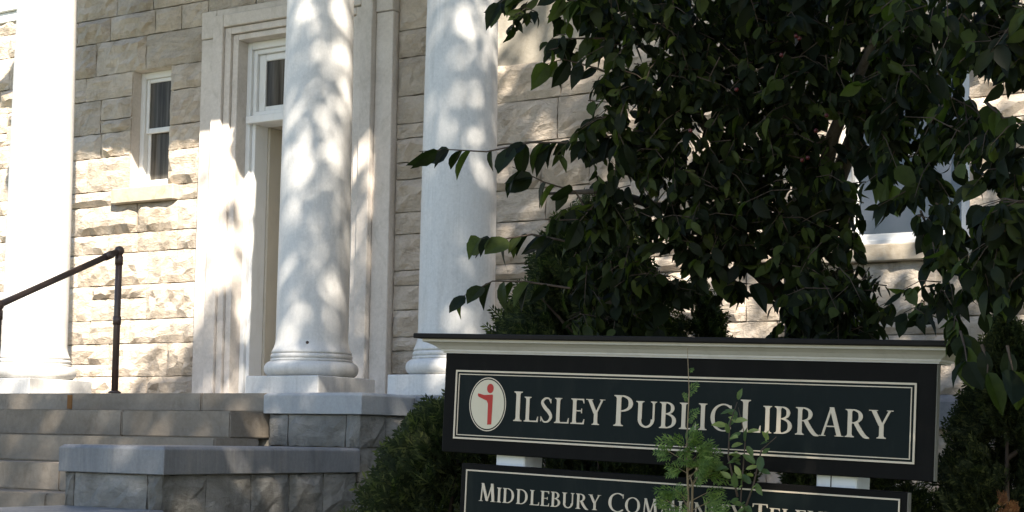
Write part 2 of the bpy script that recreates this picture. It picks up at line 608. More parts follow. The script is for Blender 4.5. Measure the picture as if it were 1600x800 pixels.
# entrance surround: stepped architrave, both jambs and head
xo, xi = 1.055, 0.625
su = boxes('door_surround', [(CX - xo, CX - 0.88, W - 0.075, W + 0.03, LAND, 5.11)], 'dressed_stone', lib, 0.006)
boxes('door_jamb', [(CX + 0.88, CX + xo, W - 0.075, W + 0.03, LAND, 5.11)], 'dressed_stone', su, 0.006)
boxes('architrave', [(CX - 0.878, CX - 0.76, W - 0.13, W + 0.03, LAND, 5.295), (CX + 0.76, CX + 0.878, W - 0.13, W + 0.03, LAND, 5.295),
                     (CX - 0.758, CX + 0.758, W - 0.13, W + 0.03, 5.185, 5.295)], 'dressed_stone', su, 0.006)
boxes('architrave', [(CX - 0.757, CX - 0.69, W - 0.10, W + 0.03, LAND, 5.18), (CX + 0.69, CX + 0.757, W - 0.10, W + 0.03, LAND, 5.18),
                     (CX - 0.688, CX + 0.688, W - 0.10, W + 0.03, 5.12, 5.18)], 'dressed_stone', su, 0.004)
boxes('architrave', [(CX - 0.687, CX - xi, W - 0.072, W + 0.27, LAND, 5.115), (CX + xi, CX + 0.687, W - 0.072, W + 0.27, LAND, 5.115),
                     (CX - xi + 0.001, CX + xi - 0.001, W - 0.072, W + 0.27, 5.065, 5.115)], 'dressed_stone', su, 0.004)
boxes('head_band', [(CX - xo - 0.0, CX - 0.88, W - 0.085, W + 0.03, 5.115, 5.36), (CX - 0.878, CX + 0.878, W - 0.085, W + 0.03, 5.30, 5.36), (CX + 0.88, CX + xo, W - 0.085, W + 0.03, 5.115, 5.36)], 'dressed_stone', su, 0.006)
boxes('threshold', [(CX - 0.95, CX + 0.95, W - 0.28, W + 0.6, LAND + 0.001, LAND + 0.075)], 'dressed_stone', su, 0.008)
# plain stones of the frieze above the surround
rg = random.Random(5)
for a, b in ((CX - 1.06, CX - 0.5), (CX - 0.5, CX + 0.1), (CX + 0.1, CX + 0.55), (CX + 0.55, CX + 1.06)):
    lay_stone(a, b, 5.37, 5.50, W, 0.015, rg, 'limestone', wall)

# wooden door frame with transom light, recessed door leaves
fy = W + 0.05
dz0 = LAND + 0.075
door = boxes('door', [(CX - 0.51, CX - 0.004, fy + 0.42, fy + 0.47, dz0, 4.33), (CX + 0.004, CX + 0.51, fy + 0.42, fy + 0.47, dz0, 4.33)], 'cream_door', lib, 0.004)
for sx in (-1, 1):
    for za, zb in ((2.1, 2.75), (2.9, 4.2)):
        xa, xb = sorted((CX + sx * 0.09, CX + sx * 0.43))
        boxes('door_panel', [(xa, xb, fy + 0.402, fy + 0.419, za, zb)], 'cream_door', door, 0.006)
tube('door_handle', [(CX - 0.05, fy + 0.415, 2.85), (CX - 0.05, fy + 0.36, 2.87), (CX - 0.05, fy + 0.36, 3.07), (CX - 0.05, fy + 0.415, 3.09)], [0.01] * 4, 'rail_iron', door, 8)
dfm = boxes('door_frame', [(CX - 0.6235, CX - 0.575, fy, fy + 0.2, dz0, 5.064), (CX + 0.575, CX + 0.6235, fy, fy + 0.2, dz0, 5.064),
                           (CX - 0.574, CX + 0.574, fy, fy + 0.2, 5.0, 5.064)], 'white_paint', lib)
boxes('moulding', [(CX - 0.574, CX - 0.535, fy + 0.03, fy + 0.2, dz0, 4.998), (CX + 0.535, CX + 0.574, fy + 0.03, fy + 0.2, dz0, 4.998),
                   (CX - 0.534, CX + 0.534, fy + 0.03, fy + 0.2, 4.96, 4.998)], 'white_paint', dfm)
boxes('transom_bar', [(CX - 0.60, CX + 0.60, fy - 0.03, fy + 0.2, 4.335, 4.40), (CX - 0.534, CX + 0.534, fy + 0.0, fy + 0.2, 4.402, 4.44)], 'white_paint', dfm)
tz0, tz1 = 4.442, 4.958
boxes('transom_sash', [(CX - 0.533, CX - 0.46, fy + 0.06, fy + 0.1, tz0, tz1), (CX + 0.46, CX + 0.533, fy + 0.06, fy + 0.1, tz0, tz1), (CX - 0.459, CX + 0.459, fy + 0.06, fy + 0.1, tz0, tz0 + 0.05),
                       (CX - 0.459, CX + 0.459, fy + 0.06, fy + 0.1, tz1 - 0.06, tz1), (CX - 0.016, CX + 0.016, fy + 0.06, fy + 0.1, tz0 + 0.051, tz1 - 0.061)], 'white_paint', dfm)
boxes('pane', [(CX - 0.465, CX + 0.465, fy + 0.078, fy + 0.084, tz0 + 0.045, tz1 - 0.055)], 'window_glass', dfm, 0.0)
boxes('jamb_panel', [(CX - 0.574, CX - 0.512, fy + 0.201, fy + 0.5, dz0, 4.334), (CX + 0.512, CX + 0.574, fy + 0.201, fy + 0.5, dz0, 4.334), (CX - 0.574, CX + 0.574, fy + 0.201, fy + 0.5, 4.334, 4.42)], 'cream_door', dfm)

# columns
COLY = 8.86
COLS = [(-10.09, 0), (-7.19, 1), (-5.94, 2)]
ENT = 6.42
for cx, k in COLS:
    z0 = LAND + 0.002
    pl = 0.33
    prof = []
    zb = 2.026
    for i in range(13):                      # lower torus
        a = -math.pi / 2 + math.pi * i / 12
        prof.append((0.285 + 0.055 * math.cos(a), zb + 0.055 + 0.055 * math.sin(a)))
    prof += [(0.295, zb + 0.112), (0.295, zb + 0.126), (0.283, zb + 0.128)]
    for i in range(7):                       # small upper bead
        a = -math.pi / 2 + math.pi * i / 6
        prof.append((0.276 + 0.018 * math.cos(a), zb + 0.147 + 0.018 * math.sin(a)))
    zs = zb + 0.166
    prof += [(0.287, zs), (0.287, zs + 0.014)]
    for i in range(1, 8):                    # apophyge
        t = i / 7
        prof.append((0.260 + 0.027 * (1 - t) ** 2.2, zs + 0.014 + 0.10 * t))
    sh0 = zs + 0.115
    shaft = []
    for i in range(1, 25):
        t = i / 24
        shaft.append((0.260 - 0.036 * (t ** 1.7), sh0 + (ENT - 0.35 - sh0) * t))
    o = lathe('column', prof + shaft, 'column_marble', lib, cx, COLY, 72)
    box('plinth', (cx - pl, cx + pl, COLY - pl, COLY + pl, z0, zb - 0.001), 'column_marble', o, 0.006)
    bm = bmesh.new()
    bbox(bm, cx - 0.32, cx + 0.32, COLY - 0.32, COLY + 0.32, ENT - 0.07, ENT - 0.002, 0.01)
    bbox(bm, cx - 0.26, cx + 0.26, COLY - 0.29, COLY + 0.29, ENT - 0.16, ENT - 0.072, 0.01)
    for sx in (-1, 1):
        r = bmesh.ops.create_cone(bm, segments=24, radius1=0.12, radius2=0.12, depth=0.56, cap_ends=True)
        for v in r['verts']:
            v.co = Vector((cx + sx * 0.25 + v.co.x, COLY + v.co.z, ENT - 0.20 + v.co.y))
    r = bmesh.ops.create_cone(bm, segments=48, radius1=0.226, radius2=0.28, depth=0.12, cap_ends=True)
    for v in r['verts']:
        v.co = Vector((cx + v.co.x, COLY + v.co.y, ENT - 0.29 + v.co.z))
    link('capital', bm_mesh('capital', bm), 'column_marble', o)

    if k == 1:
        bm = bmesh.new()
        bmesh.ops.create_uvsphere(bm, u_segments=12, v_segments=8, radius=0.012)
        for v in bm.verts:
            v.co += Vector((cx + 0.138, COLY - 0.222, 2.262))
        link('iron_plug', bm_mesh('iron_plug', bm, True), 'rail_iron', o)

EX0, EX1 = -10.34, -5.55
boxes('entablature', [(EX0, EX1, 8.56, W + 0.03, ENT, ENT + 0.22), (EX0 - 0.0, EX1 + 0.03, 8.53, W + 0.03, ENT + 0.221, ENT + 0.43), (EX0, EX1, 8.57, W + 0.03, ENT + 0.431, ENT + 0.85),
                      (EX0, EX1 + 0.2, 8.40, W + 0.03, ENT + 0.851, ENT + 0.98), (EX0, EX1 + 0.3, 8.28, W + 0.03, ENT + 0.981, ENT + 1.1)], 'dressed_stone', lib, 0.01)
boxes('cornice', [(-14.7, 0.7, W - 0.35, W + 9.2, 8.001, 8.2), (-14.6, 0.6, W - 0.2, W + 9.1, 8.201, 8.5)], 'dressed_stone', lib, 0.01)

# ------------------------------------------------------------------ podium, stairs and cheek walls
st = thing('entrance_stairs', 'broad stone stairs and landing rising between stepped cheek blocks to the columns', 'stairs', (CX, 7.5, 0))
SX0, SX1 = -12.2, -6.792
YL = 7.9
body = boxes('stair_core', [(SX0, SX1, YL + 0.06, W + 0.02, 0.0, LAND - 0.13), (SX1 + 0.001, -5.2, 8.52, W + 0.02, 0.0, LAND - 0.142)], 'mortar', st, 0.0)
rg = random.Random(3)
joint_sets = [[-12.2, -10.95, -9.75, -8.60, -7.35, SX1], [-12.2, -10.9, -9.4, -7.75, SX1], [-12.2, -10.6, -9.05, SX1], [-12.2, -11.0, -9.6, -7.6, SX1]]
tops = [LAND, 1.752, 1.58, 1.408, 1.232, 1.06, 0.885, 0.71, 0.53, 0.355, 0.18]
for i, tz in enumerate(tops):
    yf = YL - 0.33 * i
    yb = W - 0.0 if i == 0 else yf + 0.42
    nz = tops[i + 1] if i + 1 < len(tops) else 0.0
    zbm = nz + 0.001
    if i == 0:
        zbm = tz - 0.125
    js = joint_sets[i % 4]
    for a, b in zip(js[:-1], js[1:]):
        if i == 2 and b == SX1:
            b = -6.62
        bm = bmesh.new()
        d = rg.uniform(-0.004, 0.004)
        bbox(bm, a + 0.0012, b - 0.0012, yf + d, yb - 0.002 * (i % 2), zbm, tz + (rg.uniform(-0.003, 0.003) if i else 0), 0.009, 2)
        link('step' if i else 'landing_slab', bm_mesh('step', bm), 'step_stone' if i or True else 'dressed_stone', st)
boxes('rust_streak', [(-8.63, -8.585, YL - 0.0055, YL + 0.02, LAND - 0.11, LAND - 0.012)], 'rust_stain', st, 0.0)

# cheek wall right of the steps, in three stages
KX0, KX1 = SX1 + 0.004, -5.985
cap_rng = random.Random(9)


def cap_block(y0, y1, zt, th, name='cap_block', mat='cap_marble'):
    bm = bmesh.new()
    x0, x1 = KX0, KX1
    zs = [zt - th, zt - 0.016, zt]
    ins = 0.02
    a = [(x0, y0), (x1, y0), (x1, y1), (x0, y1)]
    v0 = [bm.verts.new((x, y, zs[0])) for x, y in a]
    v1 = [bm.verts.new((x, y, zs[1])) for x, y in a]
    v2 = [bm.verts.new((min(max(x, x0 + ins), x1 - ins), y + ins if y == y0 else y, zs[2])) for x, y in a]
    bm.faces.new(v0[::-1])
    bm.faces.new(v2)
    for p, q in ((v0, v1), (v1, v2)):
        for i in range(4):
            bm.faces.new((p[i], p[(i + 1) % 4], q[(i + 1) % 4], q[i]))
    bmesh.ops.bevel(bm, geom=list(bm.edges), offset=0.004, segments=1, affect='EDGES')
    return link(name, bm_mesh(name, bm), mat, st)


def cheek(y0, y1, z0, z1, front_joints, side_joints, bandz, seed):
    rng = random.Random(seed)
    ins = 0.03
    c = boxes('cheek_core', [(KX0 + ins + 0.05, KX1 - ins - 0.05, y0 + ins + 0.05, y1, z0, z1)], 'mortar', st, 0.0)
    for za, zb in zip(bandz[:-1], bandz[1:]):
        for a, b in zip(front_joints[:-1], front_joints[1:]):
            lay_stone(a, b, za, zb, y0 + ins, 0.028, rng, 'cheek_stone', c)
        off = rng.uniform(-0.08, 0.08)
        sj = [side_joints[0]] + [q + off for q in side_joints[1:-1]] + [side_joints[-1]]
        for a, b in zip(sj[:-1], sj[1:]):
            lay_stone(a, b, za, zb, KX1 - ins, 0.024, rng, 'cheek_stone', c, side=True)


cap_block(YL - 0.02, 8.53, LAND + 0.003, 0.138, 'cap_block', 'pedestal_marble')
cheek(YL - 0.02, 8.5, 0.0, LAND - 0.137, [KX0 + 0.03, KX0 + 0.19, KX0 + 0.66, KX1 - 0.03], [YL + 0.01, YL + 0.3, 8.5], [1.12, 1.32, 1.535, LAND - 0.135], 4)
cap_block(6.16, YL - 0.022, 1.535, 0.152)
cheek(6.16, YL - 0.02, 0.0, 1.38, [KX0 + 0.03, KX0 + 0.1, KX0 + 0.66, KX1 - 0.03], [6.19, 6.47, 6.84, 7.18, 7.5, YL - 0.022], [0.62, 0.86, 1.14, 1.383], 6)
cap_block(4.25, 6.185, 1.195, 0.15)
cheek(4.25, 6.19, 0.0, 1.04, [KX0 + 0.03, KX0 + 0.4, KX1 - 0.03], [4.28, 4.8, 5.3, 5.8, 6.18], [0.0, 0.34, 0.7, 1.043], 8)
# podium front under the right-hand column
boxes('podium_cap', [(KX1 + 0.004, -5.22, 8.44, W, LAND - 0.137, LAND - 0.001)], 'cap_marble', st, 0.01)
rg2 = random.Random(31)
for za, zb in ((1.0, 1.26), (1.26, 1.5), (1.5, LAND - 0.14)):
    for a, b in ((-5.98, -5.6), (-5.6, -5.24)):
        lay_stone(a, b, za, zb, 8.47, 0.03, rg2, 'cheek_stone', body)

# ------------------------------------------------------------------ handrail
hr = thing('handrail', 'dark brown iron pipe handrail standing on the stone steps', 'handrail', (-8.27, 8.0, LAND))
PX = -8.27
p_top = (PX, 8.0, 2.90)
p_low = (PX, 6.95, 2.425)
tube('post', [(PX, 8.0, LAND), (PX, 8.0, 2.42), (PX, 8.0, 2.90)], [0.024, 0.024, 0.024], 'rail_iron', hr, 14)
tube('post', [(PX, 6.95, 1.39), (PX, 6.95, 2.0), (PX, 6.95, 2.425)], [0.024] * 3, 'rail_iron', hr, 14)
tube('rail', [p_top, p_low, (PX, 5.3, 1.66), (PX, 4.9, 1.5)], [0.022] * 4, 'rail_iron', hr, 14)
tube('post', [(PX, 5.3, 0.53), (PX, 5.3, 1.66)], [0.024] * 2, 'rail_iron', hr, 14)
for p in (p_top, p_low):
    bm = bmesh.new()
    bmesh.ops.create_uvsphere(bm, u_segments=20, v_segments=12, radius=0.035)
    for v in bm.verts:
        v.co += Vector(p)
    link('elbow_fitting', bm_mesh('elbow_fitting', bm, True), 'rail_iron', hr)
for p, zc in (((PX, 8.0), 2.40), ((PX, 8.0), 2.83), ((PX, 6.95), 2.36)):
    tube('collar', [(p[0], p[1], zc - 0.03), (p[0], p[1], zc + 0.03)], [0.029, 0.029], 'rail_iron', hr, 14)
tube('collar', [(PX, 7.93, 2.868), (PX, 7.87, 2.841)], [0.028, 0.028], 'rail_iron', hr, 14)
lathe('base_flange', [(0.045, LAND + 0.004), (0.045, LAND + 0.012), (0.03, LAND + 0.022)], 'rail_iron', hr, PX, 8.0, 20)

# ------------------------------------------------------------------ lettering (cut serif capitals, cap height 1)
TW, TN, SE = 0.135, 0.06, 0.075


def stem(x, w, y0=0.0, y1=1.0, bot=True, top=True, s=SE):
    L, Rr = [], []
    if bot:
        L += [(x - s, y0), (x - s, y0 + 0.028), (x - 0.02, y0 + 0.05), (x, y0 + 0.11)]
        Rr += [(x + w + s, y0), (x + w + s, y0 + 0.028), (x + w + 0.02, y0 + 0.05), (x + w, y0 + 0.11)]
    else:
        L += [(x, y0)]
        Rr += [(x + w, y0)]
    if top:
        L += [(x, y1 - 0.11), (x - 0.02, y1 - 0.05), (x - s, y1 - 0.028), (x - s, y1)]
        Rr += [(x + w, y1 - 0.11), (x + w + 0.02, y1 - 0.05), (x + w + s, y1 - 0.028), (x + w + s, y1)]
    else:
        L += [(x, y1)]
        Rr += [(x + w, y1)]
    return list(zip(L, Rr))


def arc(cx, cy, rx, ry, a0, a1, thick, thin, n=20):
    out = []
    for i in range(n + 1):
        a = R(a0 + (a1 - a0) * i / n)
        c, s = math.cos(a), math.sin(a)
        wd = thin + (thick - thin) * abs(c) ** 1.4
        out.append(((cx + (rx) * c, cy + (ry) * s), (cx + (rx - wd) * c, cy + (ry - min(wd, thin + (thick - thin) * 0.3)) * s)))
    return out


def diag(xa, ya, xb, yb, w):
    return [((xa - w / 2, ya), (xa + w / 2, ya)), ((xb - w / 2, yb), (xb + w / 2, yb))]


def bar(x0, x1, y0, y1):
    return [((x0, y0), (x0, y1)), ((x1, y0), (x1, y1))]


def serif(xc, y, w=0.2, h=0.028):
    return bar(xc - w / 2, xc + w / 2, min(y, y + h), max(y, y + h))


def arm(x0, x1, y, up, tip=0.2, th=0.045):
    d = 1 if up else -1
    return [((x0, y), (x0, y + d * th)), ((x1 - 0.06, y), (x1 - 0.06, y + d * (th + 0.01))), ((x1 - 0.022, y), (x1 - 0.012, y + d * tip)), ((x1 + 0.0, y), (x1 + 0.008, y + d * tip))]


def spine(pts, n=26):
    """smooth stroke through (x, y, width)"""
    out = []
    P = [Vector(p) for p in pts]
    P = [P[0] * 2 - P[1]] + P + [P[-1] * 2 - P[-2]]
    samp = []
    m = len(P) - 3
    for k in range(m):
        for i in range(n // m + (k == m - 1)):
            t = i / (n // m)
            a, b, c, d = P[k], P[k + 1], P[k + 2], P[k + 3]
            samp.append(0.5 * ((2 * b) + (c - a) * t + (2 * a - 5 * b + 4 * c - d) * t * t + (3 * b - a - 3 * c + d) * t ** 3))
    for i, p in enumerate(samp):
        d = samp[min(i + 1, len(samp) - 1)] - samp[max(i - 1, 0)]
        nx, ny = -d.y, d.x
        L = math.hypot(nx, ny) or 1
        h = p.z / 2
        out.append(((p.x + nx / L * h, p.y + ny / L * h), (p.x - nx / L * h, p.y - ny / L * h)))
    return out


GLY = {
    'I': (0.30, [stem(0.08, TW)]),
    'L': (0.58, [stem(0.08, TW), arm(0.2, 0.58, 0.0, True, 0.22)]),
    'E': (0.56, [stem(0.08, TW), arm(0.2, 0.54, 0.0, True, 0.2), arm(0.2, 0.52, 1.0, False, 0.18), bar(0.2, 0.44, 0.5, 0.545), bar(0.42, 0.45, 0.43, 0.615)]),
    'S': (0.52, [spine([(0.44, 0.80, 0.035), (0.36, 0.955, 0.055), (0.20, 0.955, 0.075), (0.09, 0.80, 0.105), (0.20, 0.60, 0.135), (0.36, 0.43, 0.14), (0.455, 0.23, 0.11), (0.34, 0.045, 0.07), (0.17, 0.035, 0.055), (0.05, 0.21, 0.035)], 45),
                 bar(0.425, 0.45, 0.77, 0.95), bar(0.04, 0.065, 0.04, 0.24)]),
    'Y': (0.70, [stem(0.29, TW, 0, 0.5, True, False), diag(0.10, 1.0, 0.345, 0.44, 0.145), diag(0.61, 1.0, 0.375, 0.46, 0.07), serif(0.10, 0.972, 0.27), serif(0.61, 0.972, 0.2)]),
    'P': (0.60, [stem(0.08, TW), arc(0.25, 0.735, 0.32, 0.265, -90, 90, 0.13, 0.045), bar(0.2, 0.252, 0.955, 0.999), bar(0.2, 0.252, 0.47, 0.515)]),
    'U': (0.76, [stem(0.08, TW, 0.3, 1, False, True), stem(0.60, 0.065, 0.3, 1, False, True), arc(0.3725, 0.31, 0.2925, 0.33, 180, 360, 0.12, 0.065)]),
    'B': (0.62, [stem(0.08, TW), arc(0.25, 0.765, 0.27, 0.235, -90, 90, 0.12, 0.045), arc(0.25, 0.285, 0.34, 0.285, -90, 90, 0.135, 0.045), bar(0.2, 0.252, 0.955, 0.999), bar(0.2, 0.252, 0.53, 0.572), bar(0.2, 0.252, 0.001, 0.046)]),
    'C': (0.74, [arc(0.47, 0.5, 0.43, 0.52, 52, 308, 0.135, 0.05, 30), bar(0.70, 0.732, 0.74, 0.96), bar(0.70, 0.726, 0.08, 0.16)]),
    'R': (0.70, [stem(0.08, TW), arc(0.25, 0.745, 0.30, 0.255, -90, 90, 0.13, 0.045), bar(0.2, 0.252, 0.955, 0.999), bar(0.2, 0.252, 0.49, 0.535), spine([(0.33, 0.53, 0.13), (0.47, 0.26, 0.135), (0.62, 0.05, 0.12), (0.76, -0.01, 0.04)], 15)]),
    'A': (0.74, [diag(0.10, 0.0, 0.36, 0.98, 0.07), diag(0.64, 0.0, 0.385, 1.04, 0.145), bar(0.19, 0.53, 0.33, 0.375), serif(0.10, 0.0, 0.21), serif(0.64, 0.0, 0.27)]),
    'M': (0.90, [diag(0.13, 0.0, 0.19, 1.0, 0.06), diag(0.20, 1.02, 0.45, 0.04, 0.13), diag(0.70, 0.98, 0.455, 0.02, 0.06), diag(0.70, 1.02, 0.78, 0.0, 0.135), serif(0.13, 0.0, 0.2), serif(0.78, 0.0, 0.26)]),
    'D': (0.78, [stem(0.08, TW), arc(0.30, 0.5, 0.42, 0.5, -90, 90, 0.14, 0.045, 26), bar(0.2, 0.302, 0.955, 0.999), bar(0.2, 0.302, 0.001, 0.045)]),
    'O': (0.86, [arc(0.43, 0.5, 0.41, 0.52, 0, 360, 0.135, 0.05, 44)]),
    'N': (0.78, [stem(0.10, 0.06), stem(0.62, 0.06, 0, 1, False, True), diag(0.13, 1.0, 0.645, -0.02, 0.14)]),
    'T': (0.64, [stem(0.25, TW, 0, 0.99, True, False), arm(0.31, 0.62, 1.0, False, 0.19), [tuple((0.62 - p[0], p[1]) for p in pr_) for pr_ in arm(0.31, 0.62, 1.0, False, 0.19)]]),
    'V': (0.72, [diag(0.11, 1.0, 0.36, -0.03, 0.145), diag(0.62, 1.0, 0.375, 0.0, 0.07), serif(0.11, 0.972, 0.27), serif(0.62, 0.972, 0.21)]),
}


def glyph_mesh(ch, h, wscale, y):
    vs, fs = [], []
    for k, strip in enumerate(GLY[ch][1]):
        d = 0.0026 + 0.0003 * k
        o = len(vs)
        for a, b in strip:
            for q in (a, b):
                vs.append((q[0] * h * wscale, y - d, q[1] * h))
            for q in (a, b):
                vs.append((q[0] * h * wscale, y, q[1] * h))
        n = len(strip)
        for i in range(n - 1):
            p, q = o + 4 * i, o + 4 * i + 4
            fs += [(p, p + 1, q + 1, q), (p, q, q + 2, p + 2), (p + 1, p + 3, q + 3, q + 1)]
        for p in (o, o + 4 * (n - 1)):
            fs.append((p, p + 1, p + 3, p + 2))
    bm = bmesh.new()
    me = mk('letter', vs, fs)
    return me


def write(text_words, base_v, hbig, hsmall, y, mat, parent):
    for word, u0, u1 in text_words:
        adv = [GLY[c][0] * (hbig if i == 0 else hsmall) for i, c in enumerate(word)]
        track = 0.075 * hsmall
        tot = sum(adv) + track * (len(word) - 1)
        sx = (u1 - u0) / tot
        u = u0
        for i, c in enumerate(word):
            h = hbig if i == 0 else hsmall
            o = link('letter', glyph_mesh(c, h, sx, 0.0), mat, parent, None, False)
            o.location = (u, y, base_v)
            u += (adv[i] + track) * sx


# ------------------------------------------------------------------ library sign
TH = R(1.86)
SY = 5.75
sg = thing('library_sign', 'black and dark green hanging board library sign with cream serif lettering and white cornice', 'sign', (-2.82 - 1.72 * math.sin(TH), 0, 0.0), None, TH)
sg.location.y = SY
# local frame: x along the board, y depth (front at 0), z up


def lbox(name, dims, mat, parent, bev=0.003):
    bm = bmesh.new()
    bbox(bm, *dims, bev)
    return link(name, bm_mesh(name, bm), mat, parent, None, False)


def frame_lines(u0, u1, v0, v1, wd, y, mat, parent):
    for d in ((u0, u1, v1 - wd, v1), (u0, u1, v0, v0 + wd), (u0, u0 + wd, v0 + wd + 0.0003, v1 - wd - 0.0003), (u1 - wd, u1, v0 + wd + 0.0003, v1 - wd - 0.0003)):
        lbox('border_line', (d[0], d[1], y - 0.003, y + 0.001, d[2], d[3]), mat, parent, 0.0)


b1 = lbox('main_board', (-1.095, 1.095, 0.0, 0.04, 1.51, 1.945), 'sign_black', sg, 0.003)
lbox('panel', (-1.035, 1.026, -0.004, 0.001, 1.5695, 1.8735), 'sign_green', b1, 0.0)
frame_lines(-1.033, 1.024, 1.571, 1.872, 0.0075, -0.004, 'cream_paint', b1)
frame_lines(-1.016, 1.007, 1.587, 1.856, 0.0038, -0.004, 'cream_paint', b1)
lbox('edge_trim', (1.0955, 1.0985, 0.002, 0.038, 1.512, 1.943), 'trim_grey', b1, 0.0)
write([('ILSLEY', -0.727, -0.284), ('PUBLIC', -0.241, 0.286), ('LIBRARY', 0.322, 0.938)], 1.660, 0.127, 0.106, -0.0045, 'cream_paint', b1)


def ellipse(name, cu, cv, ru, rv, y, d, mat, parent, n=48, inner=None):
    vs, fs = [], []
    for k in range(n):
        a = 2 * math.pi * k / n
        vs.append((cu + ru * math.cos(a), y - d, cv + rv * math.sin(a)))
    for k in range(n):
        a = 2 * math.pi * k / n
        q = inner if inner else 0
        vs.append((cu + (ru - q) * math.cos(a), y - d if inner else y, cv + (rv - q) * math.sin(a)))
    for k in range(n):
        k2 = (k + 1) % n
        fs.append((k, k2, n + k2, n + k))
    if not inner:
        fs.append(tuple(range(n)))
    return link(name, mk(name, vs, fs), mat, parent, None, False)


EU, EV = -0.861, 1.7265
em = ellipse('emblem', EU, EV, 0.0855, 0.107, -0.004, 0.003, 'oval_cream', b1)
ellipse('emblem_ring', EU, EV, 0.0945, 0.1165, -0.004, 0.002, 'cream_paint', b1, 56, 0.0042)
fig = [(-0.018, 0.038), (-0.048, 0.044), (-0.050, 0.037), (-0.046, 0.030), (-0.004, 0.015), (0.003, 0.003), (0.004, -0.084), (0.024, -0.082), (0.026, 0.036), (0.024, 0.041)]
fv = [(EU + a * 1.02, -0.0085, EV + b * 1.05) for a, b in fig] + [(EU + a * 1.02, -0.007, EV + b * 1.05) for a, b in fig]
n = len(fig)
link('emblem_figure', mk('emblem_figure', fv, [tuple(range(n))] + [(i, (i + 1) % n, n + (i + 1) % n, n + i) for i in range(n)]), 'red_paint', em, None, False)
ellipse('emblem_head', EU + 0.012, EV + 0.069, 0.0165, 0.0205, -0.007, 0.0015, 'red_paint', em, 28)

# cornice and cap above the board
prof = [(0.05, 1.9455), (-0.006, 1.9455), (-0.006, 1.953), (-0.014, 1.953), (-0.014, 1.962), (-0.020, 1.963), (-0.036, 1.976), (-0.058, 1.987), (-0.075, 1.992), (-0.075, 2.0035), (0.05, 2.0035)]
vs, fs = [], []
for (yy, zz) in prof:
    e = max(0.0, -yy)
    vs += [(-1.099 - e, yy, zz), (1.099 + e, yy, zz), (1.099 + e, 0.14 - yy if yy < 0 else yy + 0.04, zz), (-1.099 - e, 0.14 - yy if yy < 0 else yy + 0.04, zz)]
m = len(prof)
for i in range(m - 1):
    for k in range(4):
        k2 = (k + 1) % 4
        fs.append((i * 4 + k, i * 4 + k2, (i + 1) * 4 + k2, (i + 1) * 4 + k))
fs.append((0, 1, 2, 3))
link('sign_cornice', mk('sign_cornice', vs, fs), 'cornice_paint', sg, None, False)
lbox('cap_board', (-1.205, 1.205, -0.105, 0.245, 2.004, 2.026), 'cap_black', sg, 0.004)

# lower board
b2 = lbox('lower_board', (-0.985, 1.0, 0.0, 0.04, 1.12, 1.466), 'sign_black', sg, 0.003)
lbox('panel', (-0.957, 0.976, -0.004, 0.001, 1.146, 1.4415), 'sign_green', b2, 0.0)
frame_lines(-0.956, 0.975, 1.147, 1.440, 0.006, -0.004, 'cream_paint', b2)
lbox('edge_trim', (1.0005, 1.0035, 0.002, 0.038, 1.122, 1.464), 'trim_grey', b2, 0.0)
write([('MIDDLEBURY', -0.885, -0.285), ('COMMUNITY', -0.252, 0.355), ('TELEVISION', 0.39, 0.935)], 1.308, 0.076, 0.063, -0.0045, 'cream_paint', b2)

# posts
for u0, u1 in ((-0.835, -0.69), (0.628, 0.79)):
    p = lbox('post', (u0, u1, 0.041, 0.195, -0.05, 1.944), 'post_paint', sg, 0.005)
lbox('post_seam', (0.686, 0.690, 0.0395, 0.0411, 0.2, 1.944), 'sign_black', sg, 0.0)

# ------------------------------------------------------------------ vegetation
NPR = np.random.RandomState


def leaf_template(wr=0.56, droop=0.12, fold=0.16, seed=0):
    """length 1 along +Y, normal +Z; toothed ovate outline"""
    rs = NPR(seed)
    st_ = [0.0, 0.14, 0.34, 0.56, 0.76, 0.9, 1.0]
    hw = [0.0, 0.30, 0.47, 0.50, 0.36, 0.16, 0.0]
    V, F = [], []
    L, M, Rr = [], [], []
    for s, h in zip(st_, hw):
        z = -droop * s * s
        jl, jr = 1 + rs.uniform(-0.12, 0.12), 1 + rs.uniform(-0.12, 0.12)
        M.append(len(V))
        V.append((0, s, z))
        if h > 0:
            L.append(len(V))
            V.append((-h * wr * jl, s - 0.03, z + fold * h * wr * 1.6))
            Rr.append(len(V))
            V.append((h * wr * jr, s - 0.03, z + fold * h * wr * 1.6))
        else:
            L.append(M[-1])
            Rr.append(M[-1])
    for i in range(len(st_) - 1):
        for A, B in ((M, Rr), (L, M)):
            f = [A[i], B[i], B[i + 1], A[i + 1]]
            f2 = []
            for q in f:
                if q not in f2:
                    f2.append(q)
            F.append(tuple(f2))
    return np.array(V), F


def frames(d, nrm):
    d = d / np.linalg.norm(d, axis=1, keepdims=True)
    x = np.cross(d, nrm)
    x /= np.linalg.norm(x, axis=1, keepdims=True) + 1e-9
    z = np.cross(x, d)
    return x, d, z


